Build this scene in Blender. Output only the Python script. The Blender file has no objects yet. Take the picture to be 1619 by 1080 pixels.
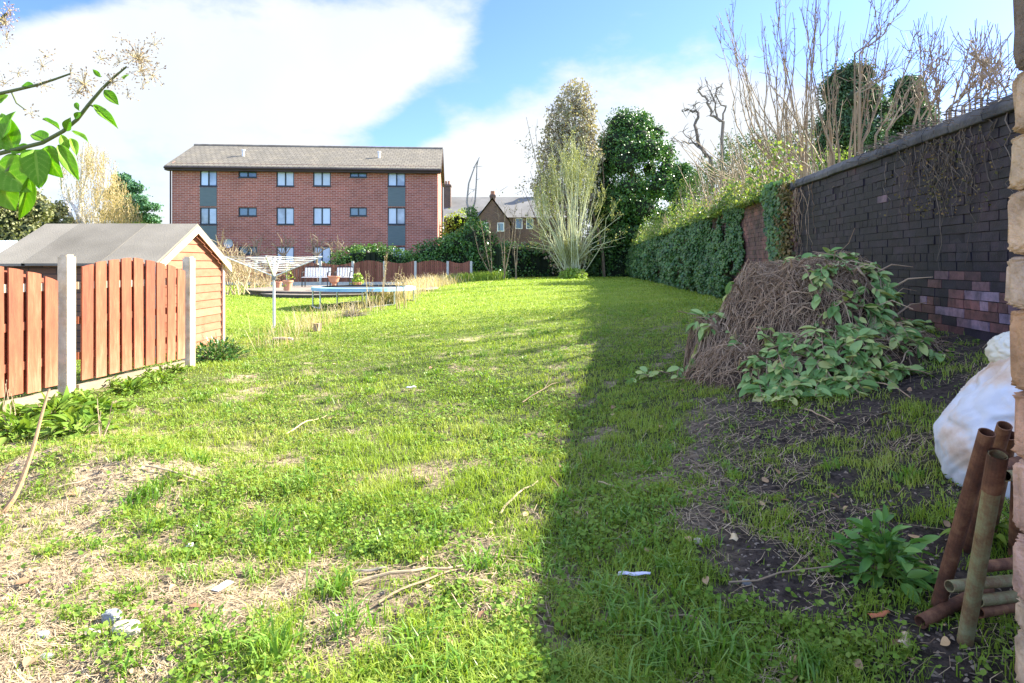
import bpy, math, random
import numpy as np
from mathutils import Vector
R = math.radians
rng = np.random.default_rng(7)
random.seed(7)
sc = bpy.context.scene
COL = sc.collection

# ------------------------------------------------------------------ camera, sky, sun, exposure
F, HX, HY, CAMZ = 1000.0, 809.5, 417.0, 1.35
cam_d = bpy.data.cameras.new('camera'); cam = bpy.data.objects.new('camera', cam_d); COL.objects.link(cam)
cam.location = (0, 0, CAMZ); cam.rotation_euler = (R(90), 0, 0)
cam_d.sensor_width = 36.0; cam_d.lens = 36.0 * F / 1619.0
cam_d.shift_y = (HY - 540.0) / 1619.0
cam_d.clip_start = 0.05; cam_d.clip_end = 3000
sc.camera = cam
sc.view_settings.view_transform = 'Standard'; sc.view_settings.look = 'None'
sc.view_settings.gamma = 1.0; sc.view_settings.exposure = 2.5
SUN_A, SUN_E = R(24), R(33)       # azimuth from +X towards +Y, elevation
sv = Vector((math.cos(SUN_A)*math.cos(SUN_E), math.sin(SUN_A)*math.cos(SUN_E), math.sin(SUN_E)))
sun_d = bpy.data.lights.new('sun', 'SUN'); sun_d.energy = 4.0; sun_d.angle = R(0.55); sun_d.color = (1.0, 0.94, 0.80)
sun = bpy.data.objects.new('sun', sun_d); COL.objects.link(sun)
sun.rotation_euler = sv.to_track_quat('Z', 'Y').to_euler(); sun.location = (20, 10, 20)

world = bpy.data.worlds.new('World'); sc.world = world; world.use_nodes = True
nt = world.node_tree; nt.nodes.clear()
class NB:
    """small helper for math node graphs"""
    def __init__(s, nt): s.nt = nt
    def m(s, op, a, b=None, c=None, clamp=False):
        n = s.nt.nodes.new('ShaderNodeMath'); n.operation = op; n.use_clamp = clamp
        for i, v in enumerate((a, b, c)):
            if v is None: continue
            if isinstance(v, (int, float)): n.inputs[i].default_value = v
            else: s.nt.links.new(v, n.inputs[i])
        return n.outputs[0]
    def new(s, t, **k):
        n = s.nt.nodes.new(t)
        for a, b in k.items(): setattr(n, a, b)
        return n
    def link(s, a, b): s.nt.links.new(a, b)
w = NB(nt)
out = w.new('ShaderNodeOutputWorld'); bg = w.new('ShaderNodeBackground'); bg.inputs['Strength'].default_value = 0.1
sky = w.new('ShaderNodeTexSky', sky_type='NISHITA'); sky.sun_disc = False
sky.sun_elevation = SUN_E; sky.sun_rotation = R(90) - SUN_A
sky.air_density = 1.0; sky.dust_density = 0.6; sky.ozone_density = 1.6; sky.altitude = 50
tc = w.new('ShaderNodeTexCoord'); sep = w.new('ShaderNodeSeparateXYZ'); w.link(tc.outputs['Generated'], sep.inputs[0])
ysafe = w.m('MAXIMUM', sep.outputs[1], 0.12)
A = w.m('DIVIDE', sep.outputs[0], ysafe); B = w.m('DIVIDE', sep.outputs[2], ysafe)
nz = w.new('ShaderNodeTexNoise'); nz.inputs['Scale'].default_value = 3.4; nz.inputs['Detail'].default_value = 9; nz.inputs['Roughness'].default_value = 0.58
mp = w.new('ShaderNodeMapping'); mp.inputs['Scale'].default_value = (1, 1, 2.0); mp.inputs['Location'].default_value = (.3, .8, .1)
w.link(tc.outputs['Generated'], mp.inputs[0]); w.link(mp.outputs[0], nz.inputs[0])
def blob(px, py, rx, ry, ang=0.0, amp=1.0):
    a0 = (px-HX)/F; b0 = (HY-py)/F
    da = w.m('SUBTRACT', A, a0); db = w.m('SUBTRACT', B, b0)
    c, s_ = math.cos(ang), math.sin(ang)
    u = w.m('ADD', w.m('MULTIPLY', da, c/(rx/F)), w.m('MULTIPLY', db, s_/(rx/F)))
    v = w.m('ADD', w.m('MULTIPLY', da, -s_/(ry/F)), w.m('MULTIPLY', db, c/(ry/F)))
    r2 = w.m('ADD', w.m('MULTIPLY', u, u), w.m('MULTIPLY', v, v))
    return w.m('MULTIPLY', w.m('POWER', 2.718, w.m('MULTIPLY', r2, -1.0)), amp)
blue = None
for b_ in [(40, -20, 170, 75, 0, 1.5), (920, 5, 150, 70, .0, 1.2), (800, 95, 140, 60, .85, 1.15), (650, 190, 85, 42, .8, .9), (1470, -20, 340, 135, -.10, 2.1),
           (1640, 110, 190, 70, 0, .5), (560, -40, 190, 42, 0, .6), (150, 95, 60, 20, .3, .25)]:
    o_ = blob(*b_); blue = o_ if blue is None else w.m('ADD', blue, o_)
rear = w.m('MULTIPLY', w.m('SUBTRACT', 0.6, sep.outputs[1], clamp=True), .35)     # more open sky behind and overhead
up = w.m('MULTIPLY', w.m('SUBTRACT', sep.outputs[2], 0.42, clamp=True), .5)
blue = w.m('ADD', blue, w.m('ADD', rear, up))
cl = w.m('SUBTRACT', 1.0, w.m('SUBTRACT', blue, w.m('MULTIPLY', w.m('SUBTRACT', nz.outputs[0], 0.5), 2.7)))
rampn = w.new('ShaderNodeMapRange'); rampn.interpolation_type = 'SMOOTHSTEP'
rampn.inputs['From Min'].default_value = 0.22; rampn.inputs['From Max'].default_value = 0.86
w.link(cl, rampn.inputs['Value'])
nz2 = w.new('ShaderNodeTexNoise'); nz2.inputs['Scale'].default_value = 5; nz2.inputs['Detail'].default_value = 6
w.link(tc.outputs['Generated'], nz2.inputs[0])
rb = w.new('ShaderNodeMix', data_type='RGBA', blend_type='MULTIPLY'); rb.inputs['Factor'].default_value = 1      # out-of-view sky beside and behind the camera brightened, added fill to lift the shade
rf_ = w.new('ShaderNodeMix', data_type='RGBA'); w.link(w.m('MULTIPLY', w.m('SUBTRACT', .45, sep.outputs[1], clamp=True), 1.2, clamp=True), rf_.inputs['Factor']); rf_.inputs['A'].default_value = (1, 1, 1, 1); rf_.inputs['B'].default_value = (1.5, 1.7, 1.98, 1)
cr = w.new('ShaderNodeMix', data_type='RGBA'); w.link(nz2.outputs[0], cr.inputs['Factor'])
cr.inputs['A'].default_value = (1.5, 1.66, 1.85, 1); cr.inputs['B'].default_value = (2.05, 2.1, 2.15, 1)
skt = w.new('ShaderNodeMix', data_type='RGBA', blend_type='MULTIPLY'); skt.inputs['Factor'].default_value = 1
w.link(sky.outputs[0], skt.inputs['A']); skt.inputs['B'].default_value = (0.33, 0.41, 0.68, 1)
mx = w.new('ShaderNodeMix', data_type='RGBA'); w.link(rampn.outputs[0], mx.inputs['Factor'])
w.link(skt.outputs['Result'], mx.inputs['A']); w.link(cr.outputs['Result'], mx.inputs['B'])
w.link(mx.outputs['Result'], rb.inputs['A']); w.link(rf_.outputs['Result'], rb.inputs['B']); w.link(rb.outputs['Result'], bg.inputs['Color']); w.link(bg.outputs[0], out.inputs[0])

# ------------------------------------------------------------------ numeric helpers
def P(px, py, Y): return np.array([(px-HX)/F*Y, Y, CAMZ-(py-HY)/F*Y])
def px_of(X, Y, Z): return HX+F*X/np.maximum(Y, .1), HY+F*(CAMZ-Z)/np.maximum(Y, .1)
_perm = np.random.default_rng(3).random((256, 256))
def vnoise(x, y):
    x = np.asarray(x, float); y = np.asarray(y, float)
    xi = np.floor(x).astype(int); yi = np.floor(y).astype(int); fx = x-xi; fy = y-yi
    fx = fx*fx*(3-2*fx); fy = fy*fy*(3-2*fy)
    a = _perm[xi & 255, yi & 255]; b = _perm[(xi+1) & 255, yi & 255]; c = _perm[xi & 255, (yi+1) & 255]; d = _perm[(xi+1) & 255, (yi+1) & 255]
    return (a*(1-fx)+b*fx)*(1-fy)+(c*(1-fx)+d*fx)*fy
def fbm(x, y, o=4, g=.5):
    s = 0; a = 1; t = 0
    for i in range(o):
        s = s+a*vnoise(x*2**i+17.3*i, y*2**i+9.1*i); t += a; a *= g
    return s/t
def norm(v): return v/np.maximum(np.linalg.norm(v, axis=-1, keepdims=True), 1e-9)

WX0, WSL = 3.33, 0.1155                       # garden wall face: X = WX0 + WSL*Y
def wallX(Y): return WX0+WSL*Y
ctl = [(-1, 1, 0), (0, 2, 0), (-1.5, 2.2, 0), (.1, 3, .01), (1.5, 2.1, .05), (1.0, 2.6, .06), (2.24, 3.07, .26), (3.55, 2.6, .6), (3.9, 5, .71), (2.2, 4.9, .35), (.82, 6.5, .16), (.3, 4, .05),
       (2.7, 6.2, .48), (4.4, 10, .66), (5.5, 19, .52), (8.2, 42, .47), (4, 38, .48), (0, 36, .46), (-3.2, 36, .34), (0, 20, .38), (0, 12, .28), (2.2, 12, .42), (-3.3, 20, .2), (-3.2, 10, .05),
       (-2.3, 8, .06), (-4.1, 8.05, .04), (-4.4, 6.25, .05), (-4.7, 4.6, .0), (-5.2, 11, -.04), (-8, 13, .02), (-5, 19, .08), (-9, 24, .1), (-4.9, 36, .1), (-15, 36, .1), (-2.4, 3.2, .06), (-2.9, 4.3, .05),
       (-25, 40, .1), (-20, 20, 0), (12, 20, .6), (20, 40, .6), (0, 70, .3), (-40, 90, .2), (40, 90, .4)]
ctl = np.array(ctl, float)
def uv_(X, Y):
    Yc = np.clip(Y, .6, 95); Xc = np.clip(X/(Yc+3), -.95, .95)
    return Xc*2.2, np.log(Yc+3)
def _U(r): return np.where(r > 1e-9, r*r*np.log(np.maximum(r, 1e-9)), 0)
cu, cv = uv_(ctl[:, 0], ctl[:, 1]); n_ = len(ctl)
K = _U(np.hypot(cu[:, None]-cu, cv[:, None]-cv))+np.eye(n_)*.01
Pm = np.c_[np.ones(n_), cu, cv]; L = np.zeros((n_+3, n_+3)); L[:n_, :n_] = K; L[:n_, n_:] = Pm; L[n_:, :n_] = Pm.T
sol = np.linalg.solve(L, np.r_[ctl[:, 2], 0, 0, 0])
def H(X, Y):
    X = np.asarray(X, float); Y = np.asarray(Y, float)
    sh = np.broadcast(X, Y).shape
    X = np.broadcast_to(X, sh).ravel(); Y = np.broadcast_to(Y, sh).ravel(); o = np.zeros(len(X))
    for i in range(0, len(X), 40000):
        u, v = uv_(X[i:i+40000], Y[i:i+40000])
        o[i:i+40000] = _U(np.hypot(u[:, None]-cu, v[:, None]-cv))@sol[:n_]+sol[n_]+sol[n_+1]*u+sol[n_+2]*v
    o = np.clip(o, -.25, 1.0)
    nearf = np.clip(1-(Y-6)/14, .15, 1)
    o += ((fbm(X*1.3, Y*1.3, 3)-.5)*.10+(fbm(X*6, Y*6, 3)-.5)*.045)*nearf
    # low tan spoil heaps by the left edge
    for (hx, hy, r, a) in ((-2.75, 3.95, .55, .13), (-2.15, 3.75, .32, .09)):
        o += a*np.exp(-((X-hx)**2+(Y-hy)**2)/r**2)
    return o.reshape(sh)
def G(px, py, h0=None):
    """ground point seen at pixel"""
    lo, hi = 1.2, 60.0; k = (px-HX)/F
    Ys = np.exp(np.linspace(math.log(lo), math.log(hi), 500)); z = CAMZ-(py-HY)/F*Ys; d = z-H(k*Ys, Ys)
    i = np.argmax(d < 0) if (d < 0).any() else 499
    Y = Ys[i]; return np.array([k*Y, Y, float(H(k*Y, Y))])

# ------------------------------------------------------------------ mesh builder
class Geo:
    def __init__(s): s.V = []; s.F = []; s.r = []; s.m = []; s.n = 0; s.uv = None
    def add(s, V, F_, rnd=None, mi=0):
        V = np.asarray(V, float).reshape(-1, 3); F_ = np.asarray(F_, int)
        if F_.ndim == 1: F_ = F_[None]
        s.V.append(V); s.F.append(F_+s.n); s.n += len(V)
        k = len(F_)
        if rnd is None: rnd = random.random()
        s.r.append(np.broadcast_to(np.asarray(rnd, float), (k,)).copy()); s.m.append(np.full(k, mi))
        return s
    def box(s, c, size, rz=0, rnd=None, mi=0, tilt=None, jit=0):
        hx, hy, hz = np.array(size)/2
        v = np.array([[-hx, -hy, -hz], [hx, -hy, -hz], [hx, hy, -hz], [-hx, hy, -hz], [-hx, -hy, hz], [hx, -hy, hz], [hx, hy, hz], [-hx, hy, hz]])
        if jit: v = v+rng.normal(0, jit, v.shape)
        if tilt is not None:
            ax, an = tilt; ca, sa = math.cos(an), math.sin(an)
            if ax == 'x': v = v@np.array([[1, 0, 0], [0, ca, sa], [0, -sa, ca]])
            else: v = v@np.array([[ca, 0, -sa], [0, 1, 0], [sa, 0, ca]])
        ca, sa = math.cos(rz), math.sin(rz)
        v = v@np.array([[ca, sa, 0], [-sa, ca, 0], [0, 0, 1]])+np.array(c)
        return s.add(v, [[0, 3, 2, 1], [4, 5, 6, 7], [0, 1, 5, 4], [1, 2, 6, 5], [2, 3, 7, 6], [3, 0, 4, 7]], rnd, mi)
    def quad(s, a, b, c, d, rnd=None, mi=0): return s.add([a, b, c, d], [0, 1, 2, 3], rnd, mi)
    def poly_prism(s, pts, d, rnd=None, mi=0):
        """pts: ring of 3D points (planar), d: extrusion vector"""
        p = np.array(pts, float); n = len(p); q = p+np.array(d)
        s.add(np.r_[p, q], [[i, (i+1) % n, n+(i+1) % n, n+i] for i in range(n)], rnd, mi)
        c0 = p.mean(0); c1 = q.mean(0); r_ = s.r[-1][0]
        s.add(np.r_[p, [c0]], [[(i+1) % n, i, n] for i in range(n)], r_, mi)
        s.add(np.r_[q, [c1]], [[i, (i+1) % n, n] for i in range(n)], r_, mi)
        return s
    def tube(s, path, rad, n=5, rnd=None, mi=0, cap=True):
        p = np.asarray(path, float); m = len(p); rad = np.broadcast_to(np.asarray(rad, float), (m,)) if np.ndim(rad) == 0 else np.interp(np.linspace(0, 1, m), np.linspace(0, 1, len(rad)), rad)
        t = norm(np.gradient(p, axis=0)); ref = np.array([0., 0, 1]) if abs(t[0][2]) < .9 else np.array([1., 0, 0])
        a = norm(np.cross(t, ref)); b = np.cross(t, a)
        th = np.arange(n)*2*math.pi/n
        ring = a[:, None]*np.cos(th)[None, :, None]+b[:, None]*np.sin(th)[None, :, None]
        V = (p[:, None]+ring*rad[:, None, None]).reshape(-1, 3)
        i = np.arange(m-1)[:, None]*n; j = np.arange(n)[None]; j2 = (j+1) % n
        Fq = np.stack([i+j, i+j2, i+n+j2, i+n+j], -1).reshape(-1, 4)
        if rnd is None: rnd = random.random()
        s.add(V, Fq, rnd, mi)
        if cap and rad[-1] > .002:
            s.add(np.r_[V[-n:], [p[-1]]], [[k, (k+1) % n, n] for k in range(n)], rnd, mi)
            s.add(np.r_[V[:n], [p[0]]], [[(k+1) % n, k, n] for k in range(n)], rnd, mi)
        return s
    def inst(s, T, TF, pos, Rm, sca, rnd=None, mi=0):
        """template T (k,3), TF faces, pos (N,3), Rm (N,3,3) columns = axes, sca (N,) or (N,3)"""
        N = len(pos); sca = np.asarray(sca, float)
        if sca.ndim < 2: sca = np.broadcast_to(sca, (N,))[:, None]*np.ones(3)
        V = np.einsum('nij,nkj->nki', Rm, T[None]*sca[:, None, :])+pos[:, None]
        k = len(T); TF = np.asarray(TF); Fq = (TF[None]+np.arange(N)[:, None, None]*k).reshape(-1, TF.shape[1])
        if rnd is None: rnd = rng.random(N)
        return s.add(V.reshape(-1, 3), Fq, np.repeat(rnd, len(TF)), mi)
    def lathe(s, prof, c=(0, 0, 0), n=20, rnd=None, mi=0):
        pr = np.array(prof, float); th = np.arange(n)*2*math.pi/n
        V = np.stack([pr[:, None, 0]*np.cos(th), pr[:, None, 0]*np.sin(th), pr[:, None, 1]+0*th], -1).reshape(-1, 3)+np.array(c)
        i = np.arange(len(pr)-1)[:, None]*n; j = np.arange(n)[None]; j2 = (j+1) % n
        return s.add(V, np.stack([i+j, i+j2, i+n+j2, i+n+j], -1).reshape(-1, 4), rnd, mi)
    def build(s, name, mats, parent=None, smooth=False, kind=None, col=None, bevel=0):
        me = bpy.data.meshes.new(name)
        V = np.concatenate(s.V)
        org = None
        if parent is not None:
            V = V-np.array(parent.get('_o', (0, 0, 0)))
            if parent.get('_rz'):
                a = -parent['_rz']; ca, sa = math.cos(a), math.sin(a)
                V = V@np.array([[ca, sa, 0], [-sa, ca, 0], [0, 0, 1]])
        else:
            org = np.array([V[:, 0].mean(), V[:, 1].mean(), V[:, 2].min()]); V = V-org
        me.vertices.add(len(V)); me.vertices.foreach_set('co', V.astype(np.float32).ravel())
        tot = np.concatenate([np.full(len(f), f.shape[1]) for f in s.F]); li = np.concatenate([f.ravel() for f in s.F])
        me.loops.add(len(li)); me.loops.foreach_set('vertex_index', li.astype(np.int32))
        me.polygons.add(len(tot)); me.polygons.foreach_set('loop_start', np.r_[0, np.cumsum(tot)[:-1]].astype(np.int32))
        me.polygons.foreach_set('material_index', np.concatenate(s.m).astype(np.int32))
        me.polygons.foreach_set('use_smooth', np.full(len(tot), smooth))
        me.update(calc_edges=True)
        at = me.attributes.new('rnd', 'FLOAT', 'FACE'); at.data.foreach_set('value', np.concatenate(s.r).astype(np.float32))
        if col is not None:
            ca = me.color_attributes.new('Col', 'FLOAT_COLOR', 'POINT'); ca.data.foreach_set('color', np.c_[col, np.ones(len(col))].astype(np.float32).ravel())
        for m_ in (mats if isinstance(mats, (list, tuple)) else [mats]): me.materials.append(m_)
        me.validate()
        o = bpy.data.objects.new(name, me); COL.objects.link(o)
        if parent is not None: o.parent = parent; o['_o'] = tuple(parent.get('_o', (0, 0, 0)));  o['_rz'] = parent.get('_rz', 0.0)
        else: o.location = org
        if kind: o['kind'] = kind
        if bevel:
            b = o.modifiers.new('bevel', 'BEVEL'); b.width = bevel; b.segments = 2; b.limit_method = 'ANGLE'
        return o
def tag(o, label, cat, group=None, kind=None):
    o['label'] = label; o['category'] = cat
    if group: o['group'] = group
    if kind: o['kind'] = kind
    return o
def thing(name, label, cat, loc, group=None, rz=0.0, kind=None):
    o = bpy.data.objects.new(name, None); COL.objects.link(o); o.location = tuple(float(v) for v in loc); o.rotation_euler = (0, 0, rz)
    o['_o'] = tuple(float(v) for v in loc); o['_rz'] = float(rz); o.empty_display_size = .1
    return tag(o, label, cat, group, kind)

# ------------------------------------------------------------------ materials
def base_mat(name):
    m = bpy.data.materials.new(name); m.use_nodes = True; n = NB(m.node_tree)
    return m, n, m.node_tree.nodes['Principled BSDF'], m.node_tree.nodes['Material Output']
def ramp(n, fac, cols):
    r = n.new('ShaderNodeValToRGB'); e = r.color_ramp.elements
    while len(e) < len(cols): e.new(.5)
    for i, c in enumerate(cols):
        if len(c) == 4: e[i].position = c[3]
        else: e[i].position = i/(len(cols)-1)
        e[i].color = (*c[:3], 1)
    n.link(fac, r.inputs[0]); return r.outputs[0]
def coords(n, obj=True): return n.new('ShaderNodeTexCoord').outputs['Object']
def noise(n, vec, scale, det=5, rough=.55):
    t = n.new('ShaderNodeTexNoise'); t.inputs['Scale'].default_value = scale; t.inputs['Detail'].default_value = det; t.inputs['Roughness'].default_value = rough
    if vec is not None: n.link(vec, t.inputs['Vector'])
    return t.outputs[0]
def attr(n, nm='rnd'):
    a = n.new('ShaderNodeAttribute'); a.attribute_name = nm; return a
def bump(n, bs, h, st=.4, dist=.01):
    b = n.new('ShaderNodeBump'); b.inputs['Strength'].default_value = st; b.inputs['Distance'].default_value = dist
    n.link(h, b.inputs['Height']); n.link(b.outputs[0], bs.inputs['Normal'])
def leaf_mat(name, cols, trans=.35, rough=.45, nscale=1.2, namp=.5, spec=.4):
    m, n, bs, o = base_mat(name)
    f = n.m('ADD', n.m('MULTIPLY', attr(n).outputs['Fac'], 1-namp), n.m('MULTIPLY', n.m('ADD', n.m('MULTIPLY', n.m('SUBTRACT', noise(n, coords(n), nscale, 3), .5), 2.2), .5, clamp=True), namp))
    c = ramp(n, f, cols); n.link(c, bs.inputs['Base Color']); bs.inputs['Roughness'].default_value = rough
    bs.inputs['Specular IOR Level'].default_value = spec
    tr = n.new('ShaderNodeBsdfTranslucent'); mixc = n.new('ShaderNodeMix', data_type='RGBA', blend_type='MULTIPLY'); mixc.inputs['Factor'].default_value = 1
    n.link(c, mixc.inputs['A']); mixc.inputs['B'].default_value = (1.35, 1.3, .6, 1); n.link(mixc.outputs['Result'], tr.inputs[0])
    ms = n.new('ShaderNodeMixShader'); ms.inputs[0].default_value = trans; n.link(bs.outputs[0], ms.inputs[1]); n.link(tr.outputs[0], ms.inputs[2]); n.link(ms.outputs[0], o.inputs[0])
    return m
def solid(name, c1, c2, scale=6, rough=.8, bst=.3, bscale=None, metal=0, rndw=.4, stretch=None, spec=.3, bdist=.01):
    m, n, bs, o = base_mat(name); v = coords(n)
    if stretch:
        mpn = n.new('ShaderNodeMapping'); mpn.inputs['Scale'].default_value = stretch; n.link(v, mpn.inputs[0]); v = mpn.outputs[0]
    f = n.m('ADD', n.m('MULTIPLY', attr(n).outputs['Fac'], rndw), n.m('MULTIPLY', n.m('ADD', n.m('MULTIPLY', n.m('SUBTRACT', noise(n, v, scale, 7), .5), 2.4), .5, clamp=True), 1-rndw))
    n.link(ramp(n, f, [c1, c2]), bs.inputs['Base Color']); bs.inputs['Roughness'].default_value = rough; bs.inputs['Metallic'].default_value = metal
    bs.inputs['Specular IOR Level'].default_value = spec
    if bst: bump(n, bs, noise(n, v, bscale or scale*3, 6), bst, bdist)
    return m

M = {}
M['grass'] = leaf_mat('grass_blades', [(.10, .19, .016), (.205, .315, .03), (.30, .39, .055), (.42, .43, .14)], .35, .5, 1.1, .45)
M['tuft'] = leaf_mat('tuft_blades', [(.07, .17, .018), (.15, .29, .035), (.26, .38, .08)], .35, .4, 3, .3)
M['weed'] = leaf_mat('weed_leaves', [(.07, .15, .018), (.15, .255, .035), (.26, .345, .08)], .3, .6, 2.0, .4, .12)
M['straw'] = solid('dry_straw', (.12, .075, .045), (.56, .44, .28), 9, .8, 0, rndw=.8)
M['drygrass'] = leaf_mat('dry_grass', [(.32, .24, .13), (.52, .42, .26), (.62, .54, .38)], .3, .7, 1, .3)
M['twig'] = solid('twig_bark', (.11, .065, .035), (.46, .33, .21), 12, .85, 0, rndw=.9)
M['bark'] = solid('bark', (.10, .075, .05), (.28, .22, .16), 8, .9, .5, 20)
M['shoot'] = solid('shoot_bark', (.13, .09, .055), (.38, .29, .18), 5, .8, 0, rndw=.7)
M['darkbark'] = solid('dark_bark', (.09, .075, .065), (.22, .18, .15), 8, .9, 0)
M['palebark'] = solid('pale_bark', (.34, .36, .17), (.62, .62, .40), 5, .8, 0, rndw=.6)
M['white_bark'] = solid('birch_bark', (.35, .32, .28), (.85, .82, .76), 2.5, .8, .2, 6)
M['ivy'] = leaf_mat('ivy_leaves', [(.012, .045, .015), (.035, .105, .03), (.08, .18, .045), (.16, .25, .06)], .15, .38, 1.8, .45, .45)
M['ivy_dry'] = leaf_mat('dry_ivy_leaves', [(.04, .06, .015), (.14, .11, .03), (.25, .15, .06)], .2, .6, 2, .3)
M['bramble'] = leaf_mat('bramble_leaves', [(.06, .13, .02), (.15, .23, .045), (.32, .31, .13)], .35, .5, 1, .4)
M['holly'] = leaf_mat('dark_evergreen', [(.015, .06, .015), (.04, .12, .025), (.09, .20, .04), (.17, .28, .07)], .15, .35, .8, .35, .4)
M['conifer'] = leaf_mat('conifer_needles', [(.025, .065, .03), (.06, .125, .05), (.13, .20, .08)], .15, .6, .6, .4)
M['olive'] = leaf_mat('olive_conifer', [(.08, .10, .035), (.17, .18, .07), (.27, .26, .13)], .2, .6, .6, .4)
M['pine'] = leaf_mat('pine_needles', [(.02, .09, .05), (.06, .17, .08), (.13, .25, .11)], .2, .6, .6, .4)
M['gold'] = leaf_mat('golden_leaves', [(.30, .23, .11), (.46, .37, .20), (.58, .49, .32)], .35, .6, .5, .4)
M['greytwig'] = leaf_mat('grey_twig_mass', [(.19, .16, .115), (.32, .28, .21), (.35, .33, .22), (.15, .20, .08)], .2, .7, .5, .45)
M['palegreen'] = leaf_mat('pale_green_twigs', [(.22, .25, .08), (.38, .40, .15), (.52, .52, .27)], .3, .6, .5, .3)
M['hedge'] = leaf_mat('hedge_leaves', [(.02, .07, .018), (.055, .14, .03), (.12, .23, .04), (.20, .32, .07)], .2, .4, .9, .4)
M['laurel'] = leaf_mat('laurel_leaves', [(.05, .12, .03), (.16, .30, .08), (.26, .40, .14), (.42, .50, .16), (.42, .36, .14)], .2, .45, 3, .2, .22)
M['lime'] = leaf_mat('fresh_leaves', [(.12, .22, .02), (.22, .34, .04), (.36, .42, .09)], .35, .45, 1, .3)
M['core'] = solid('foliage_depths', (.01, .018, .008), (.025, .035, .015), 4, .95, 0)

# ------------------------------------------------------------------ ground
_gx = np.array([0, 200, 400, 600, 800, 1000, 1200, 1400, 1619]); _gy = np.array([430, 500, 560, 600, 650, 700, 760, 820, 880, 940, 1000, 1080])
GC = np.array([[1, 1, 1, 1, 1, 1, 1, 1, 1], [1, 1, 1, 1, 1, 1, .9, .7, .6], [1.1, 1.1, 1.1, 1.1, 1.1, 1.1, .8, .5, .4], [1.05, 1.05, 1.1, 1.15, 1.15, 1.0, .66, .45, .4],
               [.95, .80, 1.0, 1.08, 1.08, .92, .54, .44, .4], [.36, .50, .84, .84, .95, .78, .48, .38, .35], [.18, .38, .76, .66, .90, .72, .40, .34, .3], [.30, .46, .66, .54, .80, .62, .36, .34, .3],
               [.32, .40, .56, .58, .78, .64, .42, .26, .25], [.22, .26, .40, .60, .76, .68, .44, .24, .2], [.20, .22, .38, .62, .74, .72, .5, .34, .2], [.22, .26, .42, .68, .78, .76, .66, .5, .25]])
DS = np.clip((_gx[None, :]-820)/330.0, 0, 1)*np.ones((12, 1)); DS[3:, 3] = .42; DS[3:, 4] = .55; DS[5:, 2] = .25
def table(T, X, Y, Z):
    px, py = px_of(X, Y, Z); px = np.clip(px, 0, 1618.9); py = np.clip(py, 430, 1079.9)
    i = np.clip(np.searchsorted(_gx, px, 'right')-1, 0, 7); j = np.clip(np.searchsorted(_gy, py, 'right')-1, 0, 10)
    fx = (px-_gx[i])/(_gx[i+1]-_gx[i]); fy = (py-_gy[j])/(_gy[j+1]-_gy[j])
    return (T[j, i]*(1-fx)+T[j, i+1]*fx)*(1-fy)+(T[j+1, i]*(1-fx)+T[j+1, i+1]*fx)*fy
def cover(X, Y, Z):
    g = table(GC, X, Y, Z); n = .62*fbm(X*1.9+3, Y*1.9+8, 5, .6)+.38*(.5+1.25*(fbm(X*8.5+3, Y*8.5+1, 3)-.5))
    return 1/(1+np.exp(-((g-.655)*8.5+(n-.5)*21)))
def gaxis(a, b, st, lo, hi, gr):
    c = list(np.arange(a, b, st)); x = a; s_ = st; L_ = []
    while x > lo: s_ *= gr; x -= s_; L_.append(x)
    x = c[-1]; s_ = st; R_ = []
    while x < hi: s_ *= gr; x += s_; R_.append(x)
    return np.array(L_[::-1]+c+R_)
gx = gaxis(-5, 4.6, .045, -900, 900, 1.12); gy = gaxis(1.6, 9, .045, -60, 1500, 1.045)
XX, YY = np.meshgrid(gx, gy); ZZ = H(XX, YY); nx_, ny_ = len(gx), len(gy)
ii = (np.arange(ny_-1)[:, None]*nx_+np.arange(nx_-1)[None]); FQ = np.stack([ii, ii+1, ii+nx_+1, ii+nx_], -1).reshape(-1, 4)
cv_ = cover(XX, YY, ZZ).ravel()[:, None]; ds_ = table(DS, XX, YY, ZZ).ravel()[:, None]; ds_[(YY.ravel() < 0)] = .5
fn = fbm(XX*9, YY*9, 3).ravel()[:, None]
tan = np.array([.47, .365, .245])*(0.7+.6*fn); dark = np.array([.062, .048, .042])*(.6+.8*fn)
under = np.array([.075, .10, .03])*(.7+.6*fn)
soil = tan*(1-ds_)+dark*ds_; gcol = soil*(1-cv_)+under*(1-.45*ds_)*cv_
far_ = np.clip((YY.ravel()-7)/8, 0, 1)[:, None]; lawn = np.array([.215, .29, .038])*(.8+.4*fbm(XX*2, YY*2, 4).ravel()[:, None]); gcol = gcol*(1-far_)+lawn*far_
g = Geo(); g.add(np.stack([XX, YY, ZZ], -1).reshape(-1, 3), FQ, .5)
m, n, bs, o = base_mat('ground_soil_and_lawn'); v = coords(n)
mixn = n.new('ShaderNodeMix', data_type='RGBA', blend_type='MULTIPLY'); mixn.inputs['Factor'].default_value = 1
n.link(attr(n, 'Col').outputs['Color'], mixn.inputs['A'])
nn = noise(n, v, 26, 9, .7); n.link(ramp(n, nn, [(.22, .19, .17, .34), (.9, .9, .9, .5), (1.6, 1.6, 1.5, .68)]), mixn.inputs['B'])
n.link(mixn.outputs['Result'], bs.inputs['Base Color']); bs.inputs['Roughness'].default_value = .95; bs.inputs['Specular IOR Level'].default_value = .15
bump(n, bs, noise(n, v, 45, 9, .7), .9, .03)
ground = g.build('ground', m, smooth=True, kind='structure', col=gcol)

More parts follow.
